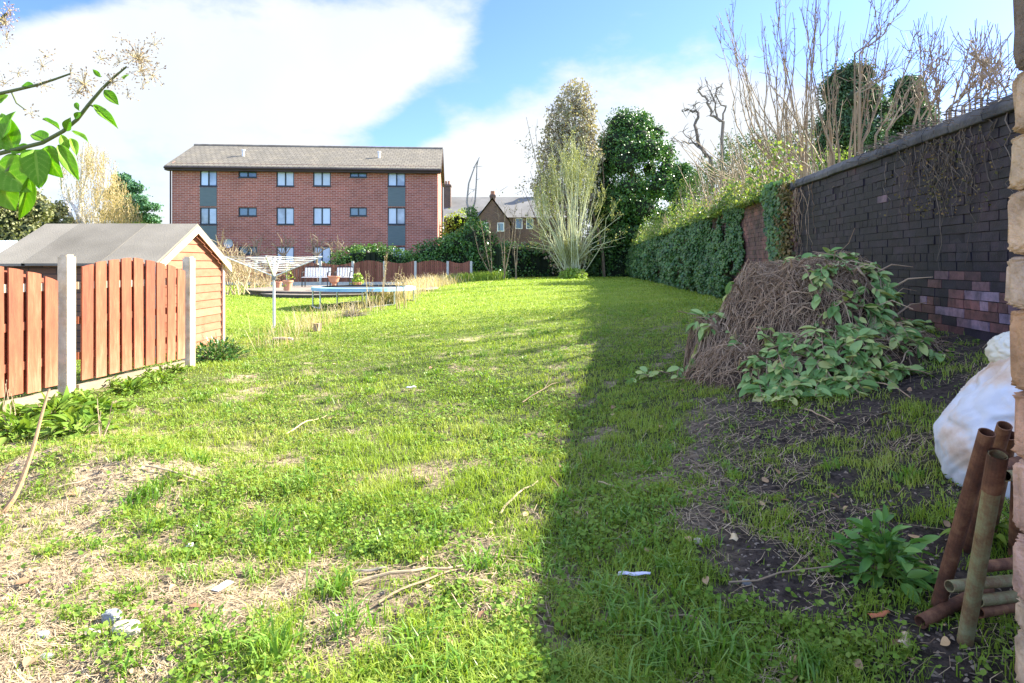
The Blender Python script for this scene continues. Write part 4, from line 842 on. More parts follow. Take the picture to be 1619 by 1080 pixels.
g.build('safety_pad', solid('blue_pad', (.16, .34, .50), (.34, .52, .66), 2.5, .5, 0, rndw=0), t)
g = Geo(); disc(g, TC[0], TC[1], TR-.26, TR-.26, tz-.035, tz-.022, 40); g.build('mat', mdm, t)
for k in range(4):
    a0 = k*math.pi/2+.55; g = Geo(); p1 = TC+TR*.97*np.array([math.cos(a0-.28), math.sin(a0-.28)]); p2 = TC+TR*.97*np.array([math.cos(a0+.28), math.sin(a0+.28)]); z1 = float(H(*p1))+.02; z2 = float(H(*p2))+.02
    g.tube([[*p1, tz-.07], [*p1, z1], [*(p1*.9+p2*.1), z1], [*(p2*.9+p1*.1), z2], [*p2, z2], [*p2, tz-.07]], .022, 6); g.build('leg', msteel, t)
# rotary dryer
c = P(433, 512, 13.2); c[2] = float(H(c[0], 13.2)); t = thing('rotary_clothes_dryer', 'open rotary clothes dryer with white arms and many lines on the lawn', 'clothes dryer', c); mpole = solid('white_metal', (.60, .61, .60), (.78, .78, .76), 5, .4, 0)
ztop = P(0, 408, 13.2)[2]; zhub = P(0, 437, 13.2)[2]; g = Geo(); g.tube([[c[0], 13.2, c[2]-.1], [c[0], 13.2, ztop]], .026, 10); g.build('pole', mpole, t)
g = Geo(); g.tube([[c[0], 13.2, zhub-.07], [c[0], 13.2, zhub+.02]], .045, 10); g.tube([[c[0], 13.2, ztop-.06], [c[0], 13.2, ztop+.02]], .04, 10); g.build('hub', solid('grey_plastic', (.2, .21, .22), (.3, .3, .31), 4, .6, 0), t)
ends = []
for k in range(4):
    a0 = math.radians(12+90*k); e = np.array([c[0]+.97*math.cos(a0), 13.2+.97*math.sin(a0), ztop+.03]); ends.append(e); hub = np.array([c[0], 13.2, zhub]); g = Geo(); g.tube([hub, e], .014, 6); q = hub*.45+e*.55; g.tube([[c[0], 13.2, ztop-.03], q], .009, 5); g.build('arm', mpole, t)
g = Geo()
for s_ in np.linspace(.28, 1, 9):
    for k in range(4):
        hub = np.array([c[0], 13.2, zhub]); a_ = hub+(ends[k]-hub)*s_; b_ = hub+(ends[(k+1) % 4]-hub)*s_; g.tube([a_, (a_+b_)/2-[0, 0, .02*s_], b_], .0042, 4)
g.build('washing_line', mwh, t)
# pale roofed outbuilding beyond rear fence
c = P(487, 0, 38.3); t = thing('lean_to_shed', 'low outbuilding with pale sloping roof behind the rear fence', 'shed', (c[0], 38.3, .1)); g = Geo(); bx3(g, (c[0]-.9, 38.0, .1), (c[0]+.6, 39.4, 1.35)); g.build('wall', mconc, t)
g = Geo(); g.add([[c[0]-1.3, 37.9, 1.36], [c[0]+.7, 37.9, 1.75], [c[0]+.7, 39.5, 1.9], [c[0]-1.3, 39.5, 1.5]], [0, 1, 2, 3], .5); g.build('roof', mwh, t)
# fruit trees pruned, before the block
for i, (px, lab) in enumerate([(405, 'leftmost pruned bare fruit tree behind the rear fence'), (447, 'pruned bare fruit tree with knobbly spurs behind the clothes dryer'), (500, 'slim upright pruned fruit tree near the pale roofed outbuilding'), (532, 'pruned bare fruit tree right beside the clipped hedge')]):
    Yd = 38.6; b0 = P(px, 432, Yd); t = thing('fruit_tree', lab, 'tree', b0, 'bare fruit trees'); g = Geo(); g.tube([b0, P(px+1, 405, Yd)], [.09, .07], 6)
    for k in range(6):
        e = P(px+(k-2.5)*7+random.uniform(-3, 3), 372+random.uniform(0, 22)+abs(k-2.5)*3, Yd+random.uniform(-.6, .6)); j = P(px+(k-2.5)*3.2, 398, Yd); g.tube([P(px+1, 406, Yd), j, e], [.055, .03, .02], 5)
        for q in range(5): o_ = j+(e-j)*random.uniform(.3, 1); g.tube([o_, o_+np.array([random.uniform(-.35, .35), 0, random.uniform(.1, .5)])], [.02, .012], 4)
    g.build('branches', M['shoot'], t)
# bare shrubs by the shed
for (px, base, top, Yd, lab) in [(372, 466, 378, 24, 'tangled tan leafless shrub right behind the shed'), (395, 464, 400, 27, 'twiggy tan shrub against the rear fence near the clothes dryer'), (415, 462, 430, 30, 'low tan shrub at the left end of the patio')]:
    b0 = P(px, base, Yd); t = thing('bare_shrub', lab, 'shrub', b0, None); g = Geo(); tp = []
    for k in range(16): branch(g, b0+rng.normal(0, .25, 3)*[1, 1, 0], np.array([random.uniform(-.6, .6), random.uniform(-.4, .4), 1]), (base-top)/F*Yd*random.uniform(.4, .75), .022, 2, tp, .55, rmin=.006, wob=.2)
    g.build('stems', M['drygrass'], t)

# ------------------------------------------------------------------ shed
SX = -5.17; sz0 = -.06; y0, y1, ym = 9.12, 11.28, 10.2; zev, zap = 1.36, 1.93; xl_ = SX-2.25
sh = thing('garden_shed', 'orange stained timber garden shed with weathered grey felt roof', 'shed', (SX, y0, sz0))
mshed = solid('orange_shiplap', (.29, .095, .05), (.40, .17, .105), 2.5, .8, .3, 12, rndw=.5, stretch=(2, 2, 5)); mfelt = solid('roof_felt', (.11, .098, .078), (.26, .235, .19), 1.6, .95, .5, 60, rndw=.55)
g = Geo(); nb = 15
for i in range(nb):
    za = sz0+i*(zap-sz0)/nb; zb_ = za+(zap-sz0)/nb
    def wy(z): 
        if z <= zev: return y0, y1
        k = (z-zev)/(zap-zev); return y0+(ym-y0)*k, y1-(y1-ym)*k
    (a0, a1), (b0, b1) = wy(za), wy(min(zb_, zap-.02)); r_ = random.random()
    g.add([[SX+.022, a0, za+.004], [SX+.022, a1, za+.004], [SX+.006, b1, zb_], [SX+.006, b0, zb_], [SX, a0, za+.004], [SX, a1, za+.004]], [[0, 1, 2, 3], [4, 5, 1, 0]], r_)
g.build('gable_boards', mshed, sh)
g = Geo(); g.add([[xl_, y0, sz0], [SX, y0, sz0], [SX, y1, sz0], [xl_, y1, sz0], [xl_, y0, zev], [SX, y0, zev], [SX, y1, zev], [xl_, y1, zev], [SX, ym, zap], [xl_, ym, zap]], [[0, 1, 5, 4], [1, 2, 6, 5], [2, 3, 7, 6], [3, 0, 4, 7]], .4); g.add([[SX, y0, zev], [SX, y1, zev], [SX, ym, zap], [xl_, y0, zev], [xl_, y1, zev], [xl_, ym, zap]], [[0, 1, 2], [3, 5, 4]], .4)
g.build('side_walls', brick_mat('weathered_side_boards', 0, [(.10, .055, .035), (.20, .10, .06)], (.05, .035, .03), .4, .09, .008), sh)
g = Geo(); ovh = .10; ev = .14; s1 = (zap-zev)/(ym-y0); xr, xe = SX+ovh, xl_-ovh; tk = .035
for sgn, yy in ((-1, y0), (1, y1)):
    ye = yy+sgn*ev; ze_ = zev-ev*s1+.03
    nseg = 3; xsb = [xe, xe+.55, xe+1.6, xr]
    for k in range(3):
        a_, b_ = xsb[k], xsb[k+1]+(.0 if k == 2 else .05); lift = .004*(k % 2)
        q = [[a_, ye, ze_+lift], [b_, ye, ze_+lift], [b_, ym, zap+.03+lift], [a_, ym, zap+.03+lift]]; d_ = [0, 0, tk]; g.poly_prism(q, d_, [.75, .25, .65][k])
g.build('roof', mfelt, sh)
g = Geo()
for sgn, yy in ((-1, y0), (1, y1)):
    ye = yy+sgn*(ev-.01); ze_ = zev-ev*s1; q = [[xr-.005, ye, ze_+.02], [xr-.005, ym, zap+.02], [xr-.005, ym, zap-.085], [xr-.005, ye, ze_-.085]]; g = Geo(); g.poly_prism(q, [.022, 0, 0]); g.build('barge_board', solid('cream_trim', (.62, .52, .40), (.78, .70, .58), 5, .7, .2), sh)
g = Geo(); g.box((SX+.035, y1-.03, (sz0+zev)/2), (.03, .07, zev-sz0-.02)); g.box((SX+.035, y0+.03, (sz0+zev)/2), (.03, .07, zev-sz0-.02)); g.build('corner_trim', solid('pale_trim', (.55, .40, .28), (.75, .62, .48), 5, .7, .2), sh)
# corrugated roof of the neighbour's store at the left edge
c = P(-5, 0, 13); t = thing('store_shed', 'low store with pale blue corrugated plastic roof at the left edge', 'shed', (c[0]-.5, 13, .0)); g = Geo(); V = []; nn_ = 40
for i in range(nn_):
    x = c[0]-1.6+i*.048; V += [[x, 12.4, 1.38+.018*(i % 2)], [x, 13.9, 1.85+.018*(i % 2)]]
V = np.array(V); V[:, 2] -= .0; V[:, 2] -= np.clip(V[:, 0]-c[0]+.3, 0, 9)*.35
g.add(V, [[i*2, i*2+2, i*2+3, i*2+1] for i in range(nn_-1)], .5); g.build('roof', solid('blue_plastic_roof', (.42, .50, .60), (.56, .64, .72), 3, .4, 0), t)
g = Geo(); bx3(g, (c[0]-1.6, 12.6, 0), (c[0]-.1, 13.7, 1.2)); g.build('wall', mbf, t)

# ------------------------------------------------------------------ near orange fence
def fl(s_): return np.array([-4.40+.149*s_, 6.25+s_])          # along the fence line
fang = math.atan2(1, .149); fd = norm(np.array([.149, 1.0])); fnv = np.array([fd[1], -fd[0]])   # faces our garden
nf = thing('picket_fence', 'weathered orange paling fence with concrete posts along the left boundary', 'fence', (*fl(0), .02))
m, n, bs, o = base_mat('faded_orange_stain'); v = coords(n); mpn = n.new('ShaderNodeMapping'); mpn.inputs['Scale'].default_value = (3, 3, .5); n.link(v, mpn.inputs[0]); sp_ = n.new('ShaderNodeSeparateXYZ'); n.link(v, sp_.inputs[0])
f = n.m('ADD', n.m('MULTIPLY', attr(n).outputs['Fac'], .18), n.m('MULTIPLY', noise(n, mpn.outputs[0], 7, 8, .7), .75))
f = n.m('ADD', f, n.m('MULTIPLY', n.m('SUBTRACT', .62, sp_.outputs[2], clamp=True), .42))          # bare bleached wood where splash has worn the stain off
g_ = n.new('ShaderNodeMapping'); g_.inputs['Scale'].default_value = (22, 22, .9); n.link(v, g_.inputs[0]); f = n.m('ADD', f, n.m('MULTIPLY', n.m('SUBTRACT', noise(n, g_.outputs[0], 5, 6, .7), .5), .42)); c_ = ramp(n, f, [(.17, .038, .018, .25), (.30, .085, .038, .54), (.41, .17, .095, .78), (.60, .44, .33, 1.05)]); n.link(c_, bs.inputs['Base Color']); bs.inputs['Roughness'].default_value = .8; bump(n, bs, noise(n, mpn.outputs[0], 30, 6), .4, .006); mnf = m
mcp = solid('concrete_post', (.40, .32, .20), (.70, .60, .42), 9, .9, .5, 60, rndw=.1)
mrail = solid('pale_rail', (.46, .33, .22), (.64, .52, .39), 6, .8, .3)
mgb = solid('stained_board', (.16, .12, .08), (.34, .28, .20), 7, .9, .5, 30)
def slat(g, s_, zb_, zt0, zt1, off, w=.138, th=.018):
    a = fl(s_-w/2)+fnv*off; b_ = fl(s_+w/2)+fnv*off; d = np.r_[fnv*th, 0]; j = [random.gauss(0, .004) for _ in range(2)]
    g.poly_prism([[*a, zb_], [*b_, zb_], [*(b_+fnv*j[0]), zt1], [*((a+b_)/2+fnv*j[0]), (zt0+zt1)/2+.004], [*(a+fnv*j[0]), zt0]], d, random.random())
topR = lambda u: np.interp(u, [0, .15, .45, .8, 1], [1.31, 1.37, 1.42, 1.34, 1.25]); topL = lambda u: np.interp(u, [0, .4, .7, .88, 1], [1.42, 1.38, 1.31, 1.25, 1.17])
for (sa, sb, tf, lb_) in ((.12, 1.72, topR, None), (-1.75, -.12, topL, None), (-3.65, -1.95, topR, None)):
    g = Geo(); n_s = 9; L_ = sb-sa
    for k in range(n_s):
        s_ = sa+(k+.5)*L_/n_s; u = (s_-sa)/L_; du = .06/L_; slat(g, s_, .16+.02*random.random(), float(tf(u-du)), float(tf(u+du)), .022)
    for k in range(n_s-1):
        s_ = sa+(k+1)*L_/n_s; u = (s_-sa)/L_; slat(g, s_, .17, float(tf(u))-.03, float(tf(u))-.03, -.04)
    pn = g.build('panel', mnf, nf, bevel=.004); g = Geo()
    for z in (.42, .78, 1.13):
        a = fl(sa); b_ = fl(sb); c = (a+b_)/2; g = Geo(); g.box((*c, z), (np.linalg.norm(b_-a), .036, .075), fang); g.build('rail', mrail if z > 1 else mnf, pn)
    g = Geo(); c = (fl(sa)+fl(sb))/2; g.box((*c, .03), (np.linalg.norm(fl(sb)-fl(sa)), .045, .20), fang); g.build('gravel_board', mgb, nf)
for s_, zt_ in ((0.0, 1.44), (1.83, 1.44), (-1.87, 1.44)):
    g = Geo(); p = fl(s_); hw = .055; q = [(-hw, -.055), (hw, -.055), (hw, .055), (-hw, .055)]
    ring_ = [[*(p+fd*a+fnv*b), -.2] for a, b in q]; g.poly_prism(ring_, (0, 0, zt_+.2-.02)); ring_ = [[*(p+fd*a*.75+fnv*b*.75), zt_-.02] for a, b in q]; g.poly_prism(ring_, (0, 0, .02)); g.build('post', mcp, nf, bevel=.008)

# ------------------------------------------------------------------ plants at the fence foot and boundary
def leafy(name, label, cat, c, R3, N, size, mat, T=T_LL, TF=F_LL, up=.5, stems=True, wid=.42, group=None, dr=0.0):
    t = thing(name, label, cat, c, group); a = rand_dirs(N, up); a[:, 2] = abs(a[:, 2]); p = np.array(c)+a*np.array(R3)*rng.uniform(.35, 1, (N, 1)); s_ = rng.uniform(.7, 1.3, N)*size
    g = Geo(); g.inst(T, TF, p, frames(a*[1, 1, .5]+rng.normal(0, .35, (N, 3))+[0, 0, -dr], np.tile([0, 0, 1.], (N, 1))+rng.normal(0, .35, (N, 3))), np.c_[s_, s_*wid, s_]); g.build('leaves', mat, t, smooth=True)
    if stems:
        g = Geo()
        for k in range(0, N, max(1, N//40)): g.tube([np.array(c), (np.array(c)+p[k])/2+[0, 0, .02], p[k]], [.004, .002], 4)
        g.build('stems', M['weed'], t)
    return t
for (px, py, r_, N, s_, lab) in [(20, 668, .16, 90, .07, 'weed clump hiding the foot of the leftmost panel'), (115, 640, .15, 110, .06, 'weeds massed around the foot of the nearer concrete post'), (180, 612, .15, 120, .05, 'fine weed clump under the left half of the arched panel'), (228, 600, .14, 120, .05, 'fine weed clump under the middle of the arched panel'), (275, 588, .14, 120, .05, 'fine weed clump at the foot of the farther concrete post'), (85, 665, .22, 160, .11, 'broad leaved dock plant growing at the foot of the near fence panel'), (150, 655, .2, 130, .10, 'leafy green weed clump below the concrete post'), (205, 622, .16, 110, .08, 'small leafy weed at the base of the arched fence panel'), (30, 690, .18, 100, .10, 'leafy weed at the left edge beneath the fence'), (250, 606, .18, 130, .07, 'low weed clump near the far fence post'), (130, 690, .2, 120, .09, 'spreading dock leaves in front of the post')]:
    p = G(px, py); leafy('leafy_weed', lab, 'weed', p, (r_*1.3, r_, r_*.7), N, s_, M['weed'], group=None)
p = G(345, 572); t = leafy('low_shrub', 'dark leaved sprawling shrub between the shed and the lawn', 'shrub', p, (.42, .35, .32), 900, .06, M['holly'], T_DIA, F_DIA, up=.2, wid=.6)
g = Geo()
for k in range(50): d = rand_dirs(1, .3)[0]; g.tube([p, p+d*[.3, .2, .2], p+d*[.55, .35, .4]], [.005, .0025], 3)
g.build('twigs', M['drygrass'], t)
# dry grasses along the boundary bank
N = 5200; tt = rng.random(N)**.8; Yb = 9.5+27*tt; Xb = -3.95+.55*np.sin(Yb*.4)*.3+rng.normal(0, .16+.012*Yb, N)-.01*(Yb-9.5)+.25*(Yb < 12)
cl = fbm(Yb*.9+2, Xb*0, 3); k = rng.random(N) < np.clip((cl-.32)*3+.5*(Yb > 17), 0, 1); Xb, Yb = Xb[k], Yb[k]; hh = (.12+.30*rng.random(len(Xb)))*(.5+cl[k])*(1+Yb*.022)
g = Geo(); blades(g, Xb, Yb, H(Xb, Yb), hh, np.maximum(.004, Yb*.0006), rng.uniform(.2, .9, len(Xb)))
tag(g.build('dry_grass', M['drygrass'], kind='stuff'), 'tan dry grass and dead weeds along the bank between the two gardens', 'dry grass')
N = 3500; Xb, Yb = rng.normal(-1.2, 1.3, N), rng.normal(36.2, .5, N); px, _ = px_of(Xb, Yb, 0); k = (px < 815) & (px > 690); Xb, Yb = Xb[k]-.6, Yb[k]; g = Geo(); blades(g, Xb, Yb, H(Xb, Yb), .25+.45*rng.random(len(Xb)), np.full(len(Xb), .025), rng.uniform(.2, .9, len(Xb)))
tag(g.build('rough_grass', M['lime'], kind='stuff'), 'rough green and tan grass under the bare saplings', 'grass')
for (px, py, top, lab) in [(585, 478, 425, 'tall dead weed stalk in front of the trampoline'), (605, 470, 400, 'tallest dead stalk with seed heads right of the trampoline legs'), (628, 466, 415, 'forked dead weed stalks near the right end of the trampoline'), (642, 470, 428, 'dead weed stalks right of the forked ones')]:
    Yd = 16.5; b0 = P(px, py+14, Yd); b0[2] = float(H(b0[0], Yd)); t = thing('dead_stalk', lab, 'dead weed', b0); g = Geo()
    for k in range(4):
        e = P(px+random.uniform(-9, 9), top+random.uniform(0, 18), Yd); g.tube([b0+[random.uniform(-.08, .08), 0, 0], (b0+e)/2+rng.normal(0, .03, 3), e], [.009, .004], 4)
        for q in range(10): o_ = b0+(e-b0)*random.uniform(.55, 1); g.tube([o_, o_+rng.normal(0, .035, 3)+[0, 0, .03]], [.006, .004], 3)
    g.build('stalks', M['drygrass'], t)
p = G(560, 500); t = thing('twig_bundle', 'grey heap of cut dead twigs on the lawn edge left of the weeds', 'twigs', p); g = Geo()
for k in range(130): a = random.uniform(-.3, math.pi+.3); d = np.array([math.cos(a)*random.uniform(.1, .45), random.uniform(-.2, .2), abs(math.sin(a))*random.uniform(.1, .35)]); g.tube([p+rng.normal(0, .08, 3)*[1, 1, 0], p+d*.5+rng.normal(0, .03, 3), p+d], [.008, .003], 3)
g.build('twigs', solid('grey_twigs', (.20, .16, .12), (.42, .36, .28), 5, .9, 0, rndw=.8), t)
def stump(px, py, r_, h, label):
    p = G(px, py); t = thing('tree_stump', label, 'stump', p); g = Geo(); n_ = 12; th = np.arange(n_)*2*math.pi/n_; rr = r_*(1+.18*rng.normal(size=n_)); g.poly_prism(np.c_[p[0]+rr*np.cos(th), p[1]+rr*np.sin(th), np.full(n_, p[2]-.05)], (0.01, .01, h)); g.build('wood', solid('stump_wood', (.25, .17, .11), (.48, .38, .27), 8, .9, .5, 30), t); return t
stump(501, 524, .07, .2, 'small sawn stump on the lawn edge in the middle left')
p = G(446, 539); g = Geo(); g.tube([p+[-.15, 0, .03], p+[.0, .02, .04], p+[.18, .0, .03]], [.028, .022], 7); tag(g.build('log', solid('pale_log', (.5, .38, .26), (.68, .56, .42), 6, .8, .3)), 'short pale cut log lying on the neighbouring lawn edge', 'log')

# ------------------------------------------------------------------ bare shoots beyond the near wall
def crop(cx, cy): return 1050+cx/2.845, cy/2.845
def shootY(px): return F*4.75/(max(px, 1120)-925)
def stem_from(g, pts, r0, r1, Yd=None, side=0, n=6, slen=.7):
    pp = [crop(*q) for q in pts]; Yd = Yd or min(26, shootY(pp[0][0])); a = np.array([P(x, y, Yd+.15*i) for i, (x, y) in enumerate(pp)])
    t = np.linspace(0, len(a)-1, 4*(len(a)-1)+1); b_ = np.stack([np.interp(t, range(len(a)), a[:, k]) for k in range(3)], -1)
    for _ in range(2): b_[1:-1] = (b_[:-2]+b_[1:-1]*2+b_[2:])/4
    b_[1:-1] += rng.normal(0, .012*Yd/10, (len(b_)-2, 3)); g.tube(b_, [r0, r1], n)
    for k in range(side):
        i = random.randint(1, len(b_)-2); d = norm(b_[i+1]-b_[i]); sd = norm(d+rng.normal(0, .45, 3)+[0, 0, .25]); l = slen*random.uniform(.3, 1)
        g.tube([b_[i], b_[i]+sd*l*.5+rng.normal(0, .02, 3), b_[i]+sd*l+[0, 0, l*.2]], [r1*1.1, .005], 3)
    # buds / nodes
    for k in range(int(len(b_)*1.6)):
        i = random.randint(1, len(b_)-2); q = b_[i]*.5+b_[i+1]*.5; g.tube([q, q+rng.normal(0, .03, 3)+[0, 0, .02]], [.011, .005], 3)
SH = [('tall slender bare sapling beyond the wall leftmost of the very tall ones', [[(575, 760), (545, 520), (543, 250), (545, -40)], [(480, 770), (455, 560), (455, 300), (435, 60)], [(510, 760), (505, 420), (516, -20)]]),
      ('bare sapling with paired straight stems above the brambles', [[(640, 740), (640, 430), (642, 180), (650, -30)], [(668, 730), (660, 420), (672, 200), (684, -40)], [(625, 750), (600, 520), (520, 200), (505, -10)]]),
      ('thick bare sapling rising straight beside the near end of the ivy', [[(752, 700), (738, 480), (736, 240), (738, -40)], [(760, 700), (690, 480), (668, 250), (685, 0)], [(790, 690), (755, 420), (795, 50)]]),
      ('bare sapling with a forked leaning top against the blue sky', [[(835, 680), (875, 400), (900, 220), (936, -20)], [(880, 240), (940, 170), (1000, 90), (1056, -10)], [(880, 650), (925, 430), (962, 180), (978, -20)]]),
      ('leaning bare stems above the middle of the wall coping', [[(950, 610), (1010, 520), (1090, 280), (1137, 140)], [(890, 640), (985, 430), (1012, 220)], [(1000, 590), (1090, 420), (1190, 310), (1250, 205)], [(860, 420), (1040, 300)]]),
      ('reddish upright bare stem and its thin branches above the wall', [[(1150, 560), (1150, 350), (1155, 140)], [(1120, 560), (1180, 320), (1228, 140)], [(1180, 540), (1290, 250)]]),
      ('pale twiggy bare bush above the dry creeper near the pillar', [[(1290, 500), (1340, 330), (1386, 165)], [(1220, 520), (1225, 400), (1222, 260)], [(1270, 500), (1380, 400), (1500, 300)], [(1400, 460), (1390, 330), (1405, 240)]]),
      ('last bare shoots beyond the wall next to the stone pillar', [[(1455, 440), (1475, 320), (1502, 210)], [(1430, 450), (1530, 280)], [(1500, 420), (1440, 300), (1380, 240)], [(1340, 480), (1520, 330)]]),
      ('arching bare shrub leaning left over the ivy with long thick stems', [[(640, 750), (560, 690), (430, 480), (340, 260), (235, 70)], [(690, 750), (560, 590), (500, 400), (470, 200)], [(600, 790), (440, 620), (380, 460), (365, 150)], [(540, 790), (360, 560), (345, 400), (285, 60)], [(560, 790), (400, 600), (330, 300), (303, -20)]])]
for lab, st in SH:
    b0 = crop(*st[0][0]); Yb_ = min(26, shootY(b0[0])); bp = P(b0[0], b0[1], Yb_); bp[2] = float(H(bp[0], bp[1])); t = thing('bare_sapling', lab, 'sapling', bp, 'bare saplings beyond the wall'); g = Geo()
    st = st+[[(x+random.gauss(0, 22)+sh_*(1-i/len(q)), y+(random.uniform(0, 110) if i == len(q)-1 else 0)) for i, (x, y) in enumerate(q)] for q in st for sh_ in (random.uniform(-45, 45),)]
    for s_ in st:
        Yd = min(26, shootY(crop(*s_[0])[0])); stem_from(g, s_, .00125*Yd+.001, .0004*Yd, Yd, 15, 5, .5); q = crop(*s_[0]); a = P(q[0], q[1], Yd); g.tube([[a[0]+random.uniform(-.1, .1), a[1]+.1, float(H(a[0], a[1]))], a*.5+[a[0]*.5, a[1]*.5, .5], a], [.0015*Yd+.001, .00125*Yd+.001], 5)
    g.build('stems', M['shoot'], t)
t = thing('bare_thicket', 'dense thicket of thin tan leafless stems behind the ivy covered stretch of wall', 'thicket', wallpt(19, .5, 1.5)); g = Geo()
for k in range(150):
    px = random.uniform(1085, 1300); Yd = min(30, shootY(px)+random.uniform(0, 3)); zb_ = 1.9; ht = random.uniform(1.3, 3.8)*(.6+.4*min(1, (px-1060)/100)); x = (px-HX)/F*Yd; e = np.array([x+random.gauss(-.2, .35)*ht*.5, Yd+random.gauss(0, .3), zb_+ht]); b0 = np.array([x, Yd, zb_]); mp_ = (b0+e)/2+rng.normal(0, .08, 3)
    g.tube([b0, mp_, e], [.0011*Yd, .0004*Yd], 4)
    for q in range(5): o_ = mp_+(e-mp_)*random.random(); g.tube([o_, o_+[random.uniform(-.2, .2), 0, random.uniform(.15, .5)]], [.0005*Yd, .0003*Yd], 3)
for k in range(34):
    px = random.uniform(1090, 1230); Yd = min(34, shootY(px)+2); b0 = P(px+random.uniform(20, 80), 292, Yd); e = P(px-random.uniform(-20, 45), 292-random.uniform(15, 90), Yd); g.tube([b0, (b0+e)/2+[0, 0, -.1], e], [.0010*Yd, .0004*Yd], 4)
g.build('stems', M['shoot'], t)
t = thing('dead_bramble', 'tangle of dry brown bramble canes lying just behind the wall coping', 'bramble', wallpt(8.5, .6, 1.0)); g = Geo()
for k in range(340):
    y = 5.2+7*random.random(); x = wallX(y)+random.uniform(.4, 1.2); z = 2.35+random.uniform(0, .42)*(1 if y > 6.5 else .5); pts = [[x, y, z]]; a = random.uniform(0, 6.28); l = random.uniform(.06, .16)
    for q in range(6): a += random.gauss(0, .4); pts.append([pts[-1][0]+math.cos(a)*l*.6, pts[-1][1]+math.sin(a)*l, pts[-1][2]+random.gauss(.02-.012*q, .03)])
    g.tube(pts, [.007, .004], 4)
for k in range(26): y = 5.2+7*random.random(); x = wallX(y)+.8; g.tube([[x, y, .6], [x+random.uniform(-.2, .2), y, 1.6], [x+random.uniform(-.3, .3), y, 2.55]], [.012, .006], 4)
g.build('canes', M['shoot'], t)
# crooked dark tree
t = thing('crooked_tree', 'dark leafless tree with crooked twisting limbs behind the ivy wall', 'tree', P(1125, 300, 31)*[1, 1, 0]+[0, 0, .5]); g = Geo(); Yd = 31
for pts, r0 in (([(215, 860), (212, 715), (150, 650), (140, 560), (155, 510), (118, 490), (75, 492)], .11), ([(212, 715), (150, 660), (85, 595)], .06), ([(160, 650), (90, 640), (30, 640)], .04), ([(260, 860), (262, 550), (215, 520), (195, 450), (145, 405), (170, 395)], .09), ([(240, 540), (230, 470), (185, 360)], .05), ([(262, 550), (275, 480), (225, 430), (262, 370)], .05), ([(205, 470), (235, 405)], .03), ([(150, 520), (130, 480)], .03)):
    a = np.array([P(*crop(*q), Yd) for q in pts]); tt = np.linspace(0, len(a)-1, 4*(len(a)-1)+1); b_ = np.stack([np.interp(tt, range(len(a)), a[:, k]) for k in range(3)], -1); b_[1:] += rng.normal(0, .04, (len(b_)-1, 3)); g.tube(b_, [r0, r0*.3], 6)
    for k in range(14): i = random.randint(len(b_)//3, len(b_)-1); d = rand_dirs(1, .3)[0]*random.uniform(.2, .55); g.tube([b_[i], b_[i]+d*.5+rng.normal(0, .04, 3), b_[i]+d], [.02, .009], 3)
g.build('trunk', M['darkbark'], t)

# ------------------------------------------------------------------ garden waste heap
PC = np.array([2.72, 5.95]); PR = (1.06, 1.0)
def pile_z(x, y):
    def mound(cx, cy, rx, ry, h, pw): r = np.sqrt(((x-cx)/rx)**2+((y-cy)/ry)**2); return h*np.clip(1-r**pw, 0, 1)**.75
    z = np.maximum(mound(2.76, 6.05, .84, .9, .93, 4.0), mound(2.32, 5.75, .74, .7, .34, 2)); z = np.maximum(z, mound(1.95, 6.15, .27, .34, .46, 4)); z = np.maximum(z, mound(2.45, 6.2, .5, .5, .72, 3)); z = np.maximum(z, mound(2.7, 5.45, .9, .6, .36, 2))
    return z*(.94+.50*(fbm(x*2.3+5, y*2.3+9, 4)-.5))
hp = thing('garden_waste_heap', 'large heap of dry twigs and cut laurel branches piled against the dark wall', 'compost heap', (2.7, 5.9, .4))
gxp = np.linspace(1.3, 3.97, 90); gyp = np.linspace(4.4, 7.3, 90); XP, YP = np.meshgrid(gxp, gyp); dz_ = pile_z(XP, YP); ZP = H(XP, YP)+dz_*.97-.03+(fbm(XP*12, YP*12, 3)-.5)*.05
g = Geo(); i0 = (np.arange(89)[:, None]*90+np.arange(89)[None]); q = np.stack([i0, i0+1, i0+91, i0+90], -1).reshape(-1, 4); keep = dz_.ravel()[q].max(1) > .01; g.add(np.stack([XP, YP, ZP], -1).reshape(-1, 3), q[keep], .5)
g.build('heap_core', solid('dark_compost', (.03, .02, .014), (.10, .065, .042), 9, .95, .9, 30), hp, smooth=True)
def pz(x, y): return float(H(x, y)+pile_z(np.array(x), np.array(y)))
g = Geo(); cnt = 0
xs_ = rng.uniform(1.4, 3.7, 9000); ys_ = rng.uniform(4.6, 6.6, 9000)
zs_ = pile_z(xs_, ys_); ppx, ppy = px_of(xs_, ys_, H(xs_, ys_)+zs_)
